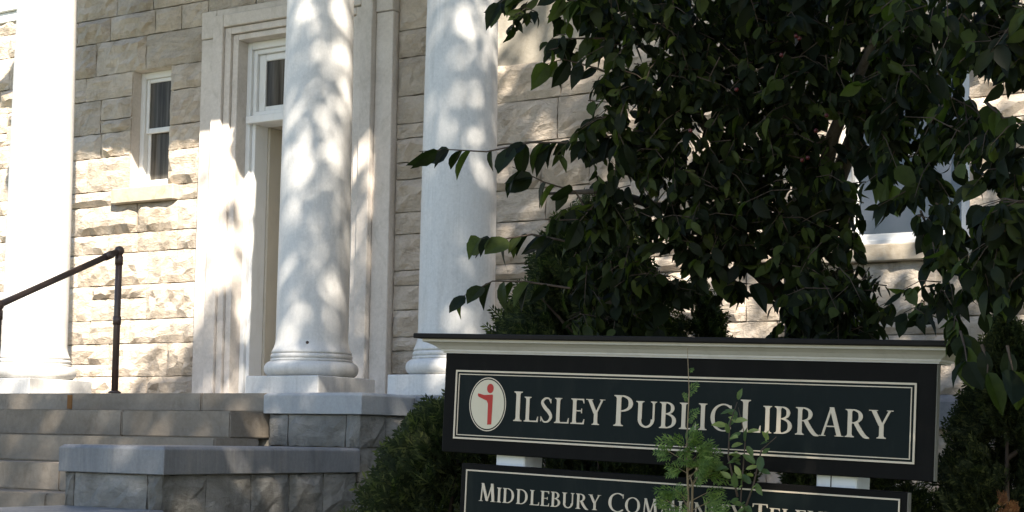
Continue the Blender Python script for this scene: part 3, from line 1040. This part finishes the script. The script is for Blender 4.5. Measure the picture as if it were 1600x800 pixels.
def scatter_mesh(name, tmpl, pos, d, nrm, size):
    V, F = tmpl
    x, y, z = frames(d, nrm)
    n, k = len(pos), len(V)
    P = pos[:, None, :] + size[:, None, None] * (V[None, :, 0, None] * x[:, None] + V[None, :, 1, None] * y[:, None] + V[None, :, 2, None] * z[:, None])
    P = P.reshape(-1, 3)
    lens = np.array([len(f) for f in F])
    flat = np.concatenate([np.array(f) for f in F])
    loops = (flat[None, :] + (np.arange(n) * k)[:, None]).reshape(-1)
    ll = np.tile(lens, n)
    me = bpy.data.meshes.new(name)
    me.vertices.add(len(P))
    me.vertices.foreach_set('co', P.astype(np.float32).reshape(-1))
    me.loops.add(len(loops))
    me.loops.foreach_set('vertex_index', loops.astype(np.int32))
    me.polygons.add(len(ll))
    me.polygons.foreach_set('loop_start', np.concatenate([[0], np.cumsum(ll)[:-1]]).astype(np.int32))
    me.polygons.foreach_set('loop_total', ll.astype(np.int32))
    me.update(calc_edges=True)
    return me


def unit(v):
    return v / (np.linalg.norm(v, axis=-1, keepdims=True) + 1e-9)


# ---- crab apple tree hanging over the sign
CROWN = [(-3.55, 6.3, 2.34, 0.1, 0.3), (-3.47, 6.15, 2.64, 0.09, 0.25), (-3.47, 5.99, 3.39, 0.1, 0.35), (-3.58, 5.92, 3.54, 0.09, 0.3), (-3.43, 6.42, 2.22, 0.18, 0.9),
    (-3.27, 6.44, 2.31, 0.15, 0.8), (-3.4, 6.01, 3.51, 0.16, 0.45), (-3.19, 6.0, 3.56, 0.22, 1), (-3.19, 6.01, 3.34, 0.14, 0.7), (-3.18, 6.09, 3.15, 0.17, 1),
    (-3.27, 6.11, 2.95, 0.14, 0.8), (-3.41, 6.05, 2.92, 0.11, 0.6), (-3.15, 6.18, 2.91, 0.17, 1), (-3.3, 6.12, 2.71, 0.08, 0.25), (-3.25, 6.26, 2.64, 0.17, 0.9),
    (-3.43, 6.23, 2.59, 0.12, 0.4), (-3.54, 6.25, 2.45, 0.1, 0.25), (-3.39, 6.32, 2.39, 0.15, 0.7), (-3.51, 6.33, 2.23, 0.1, 0.35), (-3.25, 6.39, 2.42, 0.16, 0.8),
    (-3.17, 6.43, 2.31, 0.12, 0.6), (-3.34, 6.41, 2.22, 0.13, 0.55), (-3.01, 6.2, 3.5, 0.26, 1.2), (-3.01, 6.22, 3.22, 0.23, 1.2), (-2.99, 6.31, 2.95, 0.23, 1.2),
    (-3.01, 6.32, 2.69, 0.2, 1.1), (-3.02, 6.38, 2.5, 0.14, 0.9), (-2.81, 6.38, 3.52, 0.26, 1.2), (-2.79, 6.4, 3.23, 0.26, 1.2), (-2.77, 6.43, 2.95, 0.24, 1.2),
    (-2.82, 6.48, 2.7, 0.22, 1.1), (-2.85, 6.49, 2.52, 0.13, 0.9), (-2.53, 6.36, 3.45, 0.26, 1.2), (-2.51, 6.38, 3.17, 0.25, 1.2), (-2.54, 6.44, 2.9, 0.22, 1.2),
    (-2.58, 6.5, 2.66, 0.21, 1.2), (-2.65, 6.49, 2.46, 0.13, 0.8), (-2.5, 6.54, 2.43, 0.2, 1.1), (-2.39, 6.47, 2.27, 0.17, 1.1), (-2.56, 6.54, 2.23, 0.14, 1),
    (-2.29, 6.5, 2.27, 0.12, 0.9), (-2.58, 6.59, 2.13, 0.11, 0.8), (-2.34, 6.5, 2.11, 0.12, 0.9), (-2.16, 6.38, 2.16, 0.08, 0.6), (-2.83, 6.46, 2.31, 0.06, 0.15),
    (-2.38, 6.45, 2.69, 0.12, 0.9), (-2.32, 6.47, 2.5, 0.1, 0.8), (-2.26, 6.42, 3.43, 0.26, 1.2), (-2.24, 6.45, 3.18, 0.22, 1.2), (-2.19, 6.39, 2.98, 0.12, 0.8),
    (-1.8, 5.83, 3.23, 0.23, 1.2), (-1.81, 5.85, 2.99, 0.21, 1.2), (-1.86, 5.93, 2.78, 0.15, 1), (-1.81, 5.87, 2.62, 0.11, 0.8), (-1.77, 5.79, 2.48, 0.09, 0.55),
    (-1.59, 5.49, 2.41, 0.08, 0.7), (-1.62, 5.54, 2.31, 0.05, 0.25), (-1.37, 5.11, 3.02, 0.2, 1.2), (-1.56, 5.43, 2.76, 0.13, 1.1), (-1.4, 5.15, 2.61, 0.09, 0.8),
    (-1.17, 4.96, 2.9, 0.16, 1.1), (-1.32, 5.07, 2.92, 0.08, 0.8), (-1.22, 5.02, 2.58, 0.09, 0.8), (-1.32, 5.1, 2.49, 0.09, 0.8), (-1.23, 5.03, 2.35, 0.1, 1),
    (-1.35, 5.13, 2.33, 0.08, 0.7), (-1.3, 5.1, 2.25, 0.1, 1), (-1.48, 5.29, 2.21, 0.09, 0.8), (-1.7, 5.68, 2.16, 0.08, 0.7), (-1.4, 5.17, 2.12, 0.08, 0.5),
    (-1.23, 5.04, 2.13, 0.08, 0.8), (-1.87, 5.97, 2.12, 0.07, 0.4), (-1.58, 5.47, 2.05, 0.04, 0.2), ]
SPRAYS = [
    [(-3.17, 6.16, 2.98), (-3.43, 6.04, 2.93), (-3.61, 5.95, 2.93), (-3.79, 5.87, 2.89), (-3.95, 5.79, 2.9), (-4.06, 5.73, 2.89)] ,
    [(-3.24, 6.04, 3.38), (-3.39, 5.97, 3.38), (-3.49, 5.92, 3.38)] ,
    [(-3.31, 6.0, 3.52), (-3.47, 5.92, 3.57), (-3.65, 5.83, 3.58), (-3.7, 5.81, 3.54)] ,
    [(-3.17, 6.09, 3.18), (-3.32, 6.01, 3.25), (-3.45, 5.95, 3.29), (-3.51, 5.92, 3.27)] ,
    [(-3.38, 6.14, 2.57), (-3.46, 6.1, 2.72), (-3.58, 6.03, 2.76), (-3.71, 5.96, 2.83)] ,
    [(-3.51, 6.2, 2.5), (-3.69, 6.11, 2.54), (-3.8, 6.06, 2.52), (-3.9, 6.0, 2.52)] ,
    [(-3.56, 6.24, 2.3), (-3.75, 6.15, 2.33), (-3.88, 6.08, 2.33), (-4.01, 6.03, 2.26)] ,
    [(-2.99, 6.4, 2.44), (-2.91, 6.43, 2.38), (-2.83, 6.45, 2.32), (-2.76, 6.47, 2.31)] ,
    [(-2.12, 6.3, 2.9), (-2.07, 6.24, 2.75), (-2.05, 6.21, 2.64), (-2.08, 6.25, 2.59)] ,
    [(-1.82, 5.88, 2.5), (-1.74, 5.76, 2.38), (-1.71, 5.7, 2.3)] ,
    [(-1.53, 5.39, 2.0), (-1.5, 5.34, 1.94), (-1.48, 5.29, 1.89)] ,
    [(-1.4, 5.18, 1.94), (-1.38, 5.18, 1.88), (-1.38, 5.17, 1.84)] ,
    [(-1.3, 5.11, 1.93), (-1.29, 5.1, 1.89), (-1.28, 5.1, 1.85)] ,
    [(-3.14, 6.18, 2.91), (-3.28, 6.12, 2.8), (-3.36, 6.09, 2.65), (-3.42, 6.07, 2.58)] ,
    [(-1.37, 5.12, 2.73), (-1.3, 5.07, 2.66), (-1.22, 5.01, 2.65)] ,
    [(-2.3, 6.45, 2.97), (-2.25, 6.47, 2.88), (-2.19, 6.39, 2.78)] ,
    [(-3.15, 5.99, 3.1), (-3.19, 5.98, 2.96), (-3.16, 6.0, 2.88)] ,
    [(-3.17, 6.44, 2.25), (-3.22, 6.42, 2.16), (-3.2, 6.43, 2.12)] ,
]
FRUIT = [(-2.24, 5.99, 2.93), (-2.28, 5.98, 2.87), (-2.31, 5.97, 2.76), (-2.33, 5.96, 2.75), (-2.33, 5.92, 3.24), (-2.34, 5.91, 3.25), (-2.39, 5.88, 3.17), (-2.71, 5.71, 2.86), (-2.55, 5.8, 3.03), (-2.3, 5.96, 2.85), (-2.26, 5.99, 2.89), (-2.2, 6.02, 2.95)]

AB = (-2.81, 7.15, 0.0)
ap = thing('crabapple_tree', 'dark leafy crabapple tree drooping over the library sign with a few red fruits', 'tree', AB)
tr = [(-2.81, 7.15, -0.05), (-2.80, 7.13, 0.6), (-2.76, 7.08, 1.3), (-2.72, 7.0, 1.9), (-2.70, 6.9, 2.4)]
tube('trunk', tr, [0.13, 0.105, 0.095, 0.09, 0.08], 'bark', ap, 12)
limbs = [[(-2.70, 6.9, 2.4), (-2.9, 6.5, 2.9), (-3.1, 6.2, 3.3), (-3.3, 6.0, 3.5)],
         [(-2.70, 6.9, 2.4), (-2.4, 6.5, 2.95), (-2.1, 6.2, 3.3), (-1.9, 5.8, 3.4)],
         [(-2.70, 6.9, 2.4), (-2.2, 6.6, 3.3), (-1.75, 5.9, 3.7), (-1.3, 5.3, 3.75)],
         [(-2.70, 6.9, 2.4), (-2.75, 7.0, 3.2), (-2.8, 7.1, 4.0), (-2.7, 7.2, 4.6)],
         [(-2.71, 6.95, 2.2), (-3.0, 6.6, 2.6), (-3.4, 6.3, 2.75), (-3.6, 6.1, 2.72)]]
for l in limbs:
    tube('limb', l, [0.05, 0.03, 0.016, 0.006], 'bark', ap, 8)

rs = NPR(7)
LT = [leaf_template(0.58, 0.14, 0.20, 1), leaf_template(0.46, 0.34, 0.42, 2), leaf_template(0.66, -0.08, 0.10, 3), leaf_template(0.50, 0.5, 0.15, 5), leaf_template(0.40, 0.1, 0.62, 6)]
LMESH = []
for i, (V, F) in enumerate(LT):
    me = mk('leaf', V, F)
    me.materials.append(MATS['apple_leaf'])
    LMESH.append(me)
twigs = []
lp, ld, ln, ls = [], [], [], []


def add_leaf(p, d, nrm, s, target):
    target.append((np.array(p), np.array(d), np.array(nrm), s))


bulk, single = [], []
crown = list(CROWN)
rr = random.Random(2)
for k in range(26):                     # upper crown, above the picture
    crown.append((rr.uniform(-3.7, -1.2), rr.uniform(5.4, 8.0), rr.uniform(3.5, 4.8), 0.32, 0.8))
for k in range(26):                     # crown reaching on to the right of the sign
    crown.append((rr.uniform(-0.95, 1.3), rr.uniform(4.6, 7.6), rr.uniform(1.9, 4.6), 0.34, 0.9))
LIMBPTS = [np.array(p) for l in limbs for p in l]
for (cx, cy, cz, cr, wt) in crown:
    c = np.array((cx, cy, cz))
    nt_ = max(2, int(round(wt * (1.85 if wt > 0.85 else 1.0) * (3 + (cr / 0.05) ** 1.55))))
    for k in range(nt_):
        o = rs.normal(size=3)
        o = o / np.linalg.norm(o) * cr * rs.uniform(0.15, 1.0) ** 0.5
        o[1] *= 1.9
        p0 = c + o * 0.75
        dirv = unit(np.array((rs.normal() * 0.7 - 0.15, rs.normal() * 0.7 - 0.2, -0.45 + rs.normal() * 0.45)))
        L = rs.uniform(0.14, 0.26) * (1.0 if cr > 0.09 else 0.6)
        p0 = p0 - dirv * L * 0.4
        pm = p0 + dirv * L * 0.5 + np.array((0, 0, 0.01))
        p1 = p0 + dirv * L + np.array((0, 0, -0.025))
        twigs.append(([p0, pm, p1], [0.0028, 0.002, 0.001]))
        nl = rs.randint(8, 13)
        for q in range(nl):
            t = (q + 0.6) / nl
            pp = p0 + (p1 - p0) * t
            side = unit(np.array((rs.normal(), rs.normal(), rs.normal() * 0.4)))
            d = unit(dirv * 0.35 + side * 0.75 + np.array((0, 0, -0.75)))
            nrm = unit(rs.normal(size=3) + np.array((0, -0.9, 0.7)))
            add_leaf(pp, d, nrm, rs.uniform(0.04, 0.10) * (1.15 if rs.rand() < 0.15 else 1.0), bulk)
for pts in SPRAYS:
    P = [np.array(p) for p in pts]
    twigs.append((P, list(np.linspace(0.006, 0.0018, len(P)))))
    seg = [np.linalg.norm(b - a) for a, b in zip(P[:-1], P[1:])]
    tot = sum(seg)
    step = 0.06
    s = 0.02
    sidef = 1
    while s < tot + 0.02:
        a = min(s, tot * 0.999)
        i = 0
        while a > seg[i]:
            a -= seg[i]
            i += 1
        pp = P[i] + (P[i + 1] - P[i]) * a / seg[i]
        dirv = unit(P[i + 1] - P[i])
        sd = unit(np.cross(dirv, np.array((0, 0, 1.0))) + 1e-6)
        for rep in range(1 if rs.rand() < 0.6 else 2):
            d = unit(dirv * rs.uniform(0.2, 0.8) + sd * sidef * rs.uniform(0.1, 0.7) + np.array((0, 0, -rs.uniform(0.3, 1.1))))
            nrm = unit(rs.normal(size=3) * 0.6 + np.array((0.2, -0.8, 0.8)))
            add_leaf(pp, d, nrm, rs.uniform(0.095, 0.165), single)
            sidef = -sidef
        s += step * rs.uniform(0.45, 1.6)
# the largest leaves stay single objects, the rest is one mass
order = sorted(range(len(bulk)), key=lambda i: -bulk[i][3] / max(1.0, np.linalg.norm(bulk[i][0] - np.array((0, 0, 1.6)))) * (bulk[i][0][2] < 3.3))
take = max(0, 300 - len(single))
single = single[:300]
tk = set(order[:take])
single += [bulk[i] for i in tk]
bulk = [b for i, b in enumerate(bulk) if i not in tk]
inv = Matrix.Translation(-Vector(AB))
for i, (p, d, nrm, s) in enumerate(single):
    x, y, z = frames(d[None], nrm[None])
    o = bpy.data.objects.new('leaf', LMESH[i % len(LT)])
    COL.objects.link(o)
    o.parent = ap
    M = Matrix.Identity(4)
    for r in range(3):
        M[r][0], M[r][1], M[r][2], M[r][3] = x[0][r] * s, y[0][r] * s, z[0][r] * s, p[r]
    o.matrix_basis = inv @ M
for k in range(len(LT)):
    sub = bulk[k::len(LT)]
    if k == 0:
        allm = []
    allm.append(scatter_mesh('foliage', LT[k], np.array([b[0] for b in sub]), np.array([b[1] for b in sub]), np.array([b[2] for b in sub]), np.array([b[3] for b in sub])))
bm = bmesh.new()
for me in allm:
    bm.from_mesh(me)
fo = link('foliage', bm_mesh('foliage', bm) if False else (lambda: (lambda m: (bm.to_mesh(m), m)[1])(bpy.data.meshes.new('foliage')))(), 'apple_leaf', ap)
bm.free()
fo['kind'] = 'stuff'
tw = tubes('twigs', twigs, 'twig_bark', ap, 4)
tw['kind'] = 'stuff'
paint_mat('fruit_red', (0.07, 0.008, 0.008), 0.4, 0.4, 0.2)
bm = bmesh.new()
bmesh.ops.create_icosphere(bm, subdivisions=2, radius=0.009)
fm = bm_mesh('fruit', bm, True)
fm.materials.append(MATS['fruit_red'])
for (x, y, z) in FRUIT[:9]:
    o = bpy.data.objects.new('fruit', fm)
    COL.objects.link(o)
    o.parent = ap
    o.location = Vector((x, y, z)) - Vector(AB)


# ---- arborvitae shrubs
def frond_template(seed, n=6):
    """flat scaly spray, length 1 along +Y"""
    rs_ = NPR(seed)
    V, F = [], []

    def strip(p0, p1, w, z0=0.0, z1=0.0):
        d = np.array(p1) - np.array(p0)
        nv = np.array((-d[1], d[0])) / (np.linalg.norm(d) + 1e-9) * w / 2
        o = len(V)
        m = np.array(p0) + d * 0.55
        V.extend([(p0[0], p0[1], z0), (m[0] + nv[0], m[1] + nv[1], (z0 + z1) / 2 + 0.01), (p1[0], p1[1], z1), (m[0] - nv[0], m[1] - nv[1], (z0 + z1) / 2 + 0.01)])
        F.append((o, o + 1, o + 2, o + 3))
    strip((0, 0), (0, 1.0), 0.07, 0, -0.12)
    for i in range(n):
        t = 0.12 + 0.78 * i / n
        for sd in (-1, 1):
            L = (0.46 * (1 - t) + 0.12) * rs_.uniform(0.75, 1.2)
            b = (0, t)
            e = (sd * L * 0.75, t + L * 0.72)
            strip(b, e, 0.085, -0.12 * t * t, -0.12 * t * t - 0.05 + rs_.uniform(-0.06, 0.06))
            mid = (b[0] * 0.5 + e[0] * 0.5, b[1] * 0.5 + e[1] * 0.5)
            if i < n - 2:
                strip(mid, (mid[0] + sd * L * 0.10, mid[1] + L * 0.45), 0.06, -0.12 * t * t, -0.1)
                strip(mid, (mid[0] + sd * L * 0.42, mid[1] + L * 0.12), 0.06, -0.12 * t * t, -0.1)
    return np.array(V), F


FT = frond_template(1)


def shrub(label, x, y, h, rad, count, seed, lean=(0, 0), topw=0.25, size=(0.07, 0.13)):
    o = thing('arborvitae_shrub', label, 'shrub', (x, y, 0), 'arborvitae shrubs around the sign')
    rs = NPR(seed)
    tube('trunk', [(x, y, -0.03), (x, y, h * 0.5), (x + lean[0] * 0.8, y + lean[1] * 0.8, h * 0.92)], [0.026, 0.016, 0.005], 'twig_bark', o, 7)
    nb = 46
    ba = rs.uniform(0, 2 * np.pi, nb)
    bh = rs.uniform(0.05, 0.98, nb)
    bl = rs.uniform(0.72, 1.18, nb)
    br = []
    k = rs.randint(0, nb, count)
    hh = np.clip(bh[k] + rs.normal(size=count) * 0.035, 0.03, 1.04)
    prof_ = (np.clip(1.05 - hh, 0, 1) ** 0.55) * (1 - topw) + topw * (1.02 - hh)
    a = ba[k] + rs.normal(size=count) * 0.30
    t = rs.uniform(0.12, 1.0, count) ** 0.6
    rr_ = rad * prof_ * bl[k] * t
    pos = np.stack([x + lean[0] * hh + rr_ * np.cos(a), y + lean[1] * hh + rr_ * np.sin(a), h * hh + 0.22 * rr_], 1)
    out = np.stack([np.cos(a), np.sin(a), np.full(count, 0.9)], 1) + rs.normal(size=(count, 3)) * 0.45
    nrm = np.stack([-np.sin(a), np.cos(a), np.zeros(count)], 1) + rs.normal(size=(count, 3)) * 0.6
    me = scatter_mesh('crown', FT, pos, unit(out), unit(nrm), rs.uniform(size[0], size[1], count))
    c = link('crown', me, 'cedar_leaf', o)
    for q in range(10):
        an, z = ba[q], bh[q] * h * 0.85
        br.append(([(x + lean[0] * bh[q], y + lean[1] * bh[q], z), (x + lean[0] * bh[q] + math.cos(an) * rad * 0.35, y + lean[1] * bh[q] + math.sin(an) * rad * 0.35, z + rad * 0.25)], [0.012, 0.004]))
    tubes('branches', br, 'twig_bark', o, 5)['kind'] = 'stuff'
    return o


shrub('feathery dark arborvitae shrub against the cheek wall beside the sign board', -4.58, 6.72, 1.78, 0.74, 5200, 41, (0.16, 0), 0.3, (0.10, 0.20))
shrub('tall arborvitae shrub rising behind the sign emblem in front of the round column', -4.08, 7.15, 2.72, 1.0, 13000, 42, (0.10, 0), 0.55, (0.08, 0.17))
shrub('short arborvitae shrub showing just above the middle of the sign cap', -3.50, 7.45, 2.32, 0.42, 3200, 43)
shrub('low arborvitae shrub hidden behind the sign boards between the posts', -2.40, 6.75, 1.84, 0.70, 6000, 44, (0, 0), 0.6)
shd = shrub('broad arborvitae shrub below the ledge at the right end of the sign', -1.72, 6.75, 2.02, 0.54, 9000, 45, (0, 0), 0.5)
shrub('low dark arborvitae shrub filling the gap under the sign beside the cheek wall', -3.65, 6.70, 1.75, 0.62, 4500, 46, (0, 0), 0.6)

rs = NPR(3)
n_ = 14
dpos = np.array((-1.62, 6.35, 1.33)) + rs.normal(size=(n_, 3)) * np.array((0.012, 0.03, 0.06))
link('dead_sprig', scatter_mesh('dead_sprig', FT, dpos, unit(rs.normal(size=(n_, 3)) * 0.25 + np.array((0, -0.2, 1))), unit(rs.normal(size=(n_, 3)) * 0.4 + np.array((0, -1, 0))), rs.uniform(0.04, 0.08, n_)), 'dead_leaf', shd)

# ---- cedar seedling in front of the sign
sd = thing('cedar_seedling', 'bright green young cedar seedling growing up in front of the sign lettering', 'plant', (-2.63, 5.58, 0))
stem_pts = [(-2.63, 5.58, -0.02), (-2.64, 5.57, 0.7), (-2.635, 5.57, 1.3), (-2.645, 5.57, 1.62), (-2.635, 5.565, 1.80), (-2.642, 5.56, 1.97)]
tube('stem', stem_pts, [0.012, 0.01, 0.006, 0.003, 0.002, 0.001], 'pale_stem', sd, 7)
rs = NPR(77)
pos, dd, nr, sz = [], [], [], []
brs = []
for k in range(36):
    z = rs.uniform(0.5, 1.54) if k > 20 else rs.uniform(1.3, 1.6)
    a = rs.uniform(0, 2 * np.pi)
    if abs(math.sin(a)) > 0.75 and math.sin(a) > 0:
        a += math.pi
    L = rs.uniform(0.04, 0.12) * (1.0 if z < 1.5 else 0.8)
    x1, y1, z1 = -2.638 + math.cos(a) * L, 5.57 + math.sin(a) * L * 0.55, z + L * 0.5
    brs.append(([(-2.638, 5.57, z), (x1, y1, z1)], [0.0022, 0.001]))
    for q in range(3):
        t = rs.uniform(0.5, 1)
        pos.append((-2.638 + (x1 + 2.638) * t, 5.57 + (y1 - 5.57) * t, z + (z1 - z) * t))
        dd.append((math.cos(a) + rs.normal() * 0.3, math.sin(a) * 0.6 + rs.normal() * 0.2, rs.uniform(-0.4, 0.8)))
        nr.append((rs.normal() * 0.3, -1 + rs.normal() * 0.3, 0.5 + rs.normal() * 0.3))
        sz.append(rs.uniform(0.06, 0.11))
for k in range(7):                      # thin wisps near the tip
    z = rs.uniform(1.62, 1.92)
    a = rs.choice((-1, 1))
    pos.append((-2.64, 5.565, z))
    dd.append((a * rs.uniform(0.4, 1), -0.1, rs.uniform(0.3, 1)))
    nr.append((0, -1, 0.3))
    sz.append(rs.uniform(0.03, 0.07))
link('fronds', scatter_mesh('fronds', frond_template(5, 5), np.array(pos), unit(np.array(dd)), unit(np.array(nr)), np.array(sz)), 'seedling_leaf', sd)
tubes('side_stems', brs, 'pale_stem', sd, 4)['kind'] = 'stuff'
tube('bare_fork', [(-2.60, 5.53, 0.9), (-2.602, 5.53, 1.3), (-2.60, 5.53, 1.44), (-2.565, 5.525, 1.49), (-2.54, 5.52, 1.50)], [0.005, 0.005, 0.0045, 0.003, 0.0015], 'pale_stem', sd, 6)
tube('bare_fork', [(-2.60, 5.53, 1.44), (-2.612, 5.53, 1.48)], [0.004, 0.002], 'pale_stem', sd, 6)

# ---- leafy climbing vine in front of the sign
vn = thing('vine', 'leafy green vine climbing before the sign with pale yellow-green tip leaves', 'plant', (-2.45, 5.58, 0))
VT = leaf_template(0.5, 0.1, 0.15, 9)
vme = mk('leaf', *VT)
vme.materials.append(MATS['vine_leaf'])
rs = NPR(12)
vstems = [[(-2.45, 5.6, -0.02), (-2.44, 5.58, 0.8), (-2.42, 5.57, 1.35), (-2.40, 5.57, 1.62), (-2.43, 5.57, 1.74)],
          [(-2.42, 5.57, 1.30), (-2.36, 5.56, 1.45), (-2.33, 5.56, 1.58), (-2.27, 5.56, 1.63)],
          [(-2.43, 5.57, 1.40), (-2.47, 5.57, 1.55), (-2.46, 5.56, 1.68), (-2.43, 5.56, 1.76)]]
vinv = Matrix.Translation(-Vector((-2.45, 5.58, 0)))
for vs_ in vstems:
    tube('stem', vs_, list(np.linspace(0.005, 0.0015, len(vs_))), 'twig_bark', vn, 6)
    P = [np.array(p) for p in vs_]
    for i in range(len(P) - 1):
        if P[i + 1][2] < 1.2:
            continue
        m = int(np.linalg.norm(P[i + 1] - P[i]) / 0.022)
        for q in range(m):
            pp = P[i] + (P[i + 1] - P[i]) * (q + rs.rand()) / m
            if pp[2] < 1.1:
                continue
            d = unit(np.array((rs.normal(), -0.3 + rs.normal() * 0.3, rs.normal() * 0.6 + 0.15)))
            nrm = unit(np.array((rs.normal() * 0.4, -0.8, 0.8)))
            x, y, z = frames(d[None], nrm[None])
            s = rs.uniform(0.035, 0.065)
            pp = pp + d * 0.012
            o = bpy.data.objects.new('leaf', vme)
            COL.objects.link(o)
            o.parent = vn
            M = Matrix.Identity(4)
            for r in range(3):
                M[r][0], M[r][1], M[r][2], M[r][3] = x[0][r] * s, y[0][r] * s, z[0][r] * s, pp[r]
            o.matrix_basis = vinv @ M

# ---- broad street tree that shades the sign and the columns
SB = (3.1, 0.6, 0.0)
sh = thing('shade_tree', 'tall broad-crowned street tree on the lawn shading the sign and columns', 'tree', SB)
tube('trunk', [(3.1, 0.6, -0.1), (3.05, 0.62, 1.0), (2.95, 0.7, 3.5), (2.95, 0.3, 6.0), (3.6, -0.8, 12.5)], [0.36, 0.29, 0.25, 0.21, 0.12], 'bark', sh, 14)
rs = NPR(21)
kx, ky = S.x / S.z, S.y / S.z
clp = []
tries = 0
for tries in range(1450):
    a, b = rs.uniform(-4.1, 8.5), rs.uniform(-5.5, 7.2)
    z = rs.uniform(9.5, 14.0) if a < 2.5 or rs.rand() < 0.5 else rs.uniform(7.0, 12)
    keep = 0.72
    amin = float(np.interp(b, [1.2, 1.7, 2.4, 3.1, 3.7, 3.8], [-3.3, -2.6, -2.6, -3.3, -3.4, -4.1]))
    if a < amin:
        keep = 0.0
    elif a < -3.4:
        keep = 0.42 if b < 5.3 else 0.0
    elif 1.5 < a < 2.7 and 0.1 < b < 1.8:
        keep = 0.34
    elif b > 4.7 and 1.6 < a < 3.8:
        keep = 0.72
    elif b > 5.0 and a < 0.9:
        keep = 0.45
    elif b > 3.4 and -0.2 < a < 3.8:
        keep = 0.24                         # thinner foliage over the wing wall
    elif a < 1.0 and 1.7 < b < 3.2:
        keep = 0.50
    elif a < -0.2:
        keep = 0.80
    ex = ((a - 2.4) / 6.5) ** 2 + ((b - 1.0) / 6.4) ** 2
    q = (a + kx * (z - 10), b + ky * (z - 10), z)
    if ex > 1.32 or rs.rand() > keep or (z < 10.0 and q[0] < 0.6):
        continue
    clp.append(q)
clp = np.array(clp)
cnt = rs.randint(38, 72, len(clp))
ci = np.repeat(np.arange(len(clp)), cnt)
pos = clp[ci] + rs.normal(size=(len(ci), 3)) * np.array((0.31, 0.31, 0.22))
dirs = unit(rs.normal(size=(len(ci), 3)) + np.array((0, 0, -0.5)))
nrm = unit(rs.normal(size=(len(ci), 3)) * 0.6 + np.array((0, 0, 1.0)))
lf = link('crown', scatter_mesh('crown', leaf_template(0.75, 0.1, 0.1, 4), pos, dirs, nrm, rs.uniform(0.11, 0.19, len(ci))), 'shade_leaf', sh)
lf['kind'] = 'stuff'
hubs = [np.array((2.95, 0.3, 6.2)), np.array((3.2, -0.15, 9.0)), np.array((3.6, -0.8, 12.3))]
ends = clp[::15]
for e in ends:
    h = hubs[rs.randint(0, 3)]
    m = (h + e) / 2 + np.array((0, 0, 0.35))
    tube('limb', [h, m, e], [0.085, 0.05, 0.012], 'bark', sh, 6)
br = []
for c in clp:
    e = ends[np.argmin(np.linalg.norm(ends - c, axis=1))]
    if np.linalg.norm(e - c) > 0.05:
        br.append(([e, (e + c) / 2 + np.array((0, 0, 0.1)), c], [0.014, 0.01, 0.004]))
bo = tubes('branches', br, 'twig_bark', sh, 5)
bo['kind'] = 'stuff'

# ---- smaller unseen tree, added to block sky light coming from the right
LB = (5.6, 6.6, 0.0)
lt = thing('sky_dimming_tree', 'round-crowned low tree added out of view beyond the sign to dim the sky light', 'tree', LB)
tube('trunk', [(5.6, 6.6, -0.1), (5.62, 6.6, 1.2), (5.55, 6.55, 3.0), (5.6, 6.6, 6.5)], [0.2, 0.16, 0.13, 0.04], 'bark', lt, 10)
rs = NPR(63)
m_ = 300
cc = unit(rs.normal(size=(m_, 3))) * (rs.uniform(0.2, 1, m_) ** 0.4)[:, None] * np.array((3.0, 3.0, 3.4)) + np.array((5.6, 6.6, 4.7))
ci = np.repeat(np.arange(m_), 42)
pos = cc[ci] + rs.normal(size=(len(ci), 3)) * 0.28
lc = link('crown', scatter_mesh('crown', leaf_template(0.7, 0.1, 0.1, 6), pos, unit(rs.normal(size=(len(ci), 3)) + np.array((0, 0, -0.4))), unit(rs.normal(size=(len(ci), 3)) + np.array((0, 0, 0.8))), rs.uniform(0.13, 0.2, len(ci))), 'dimming_tree_leaf', lt)
lc['kind'] = 'stuff'
for k in range(0, m_, 22):
    tube('limb', [(5.57, 6.57, 2.2 + 0.01 * k), (cc[k] + np.array((5.57, 6.57, 3.5))) / 2, cc[k]], [0.06, 0.035, 0.01], 'bark', lt, 6)
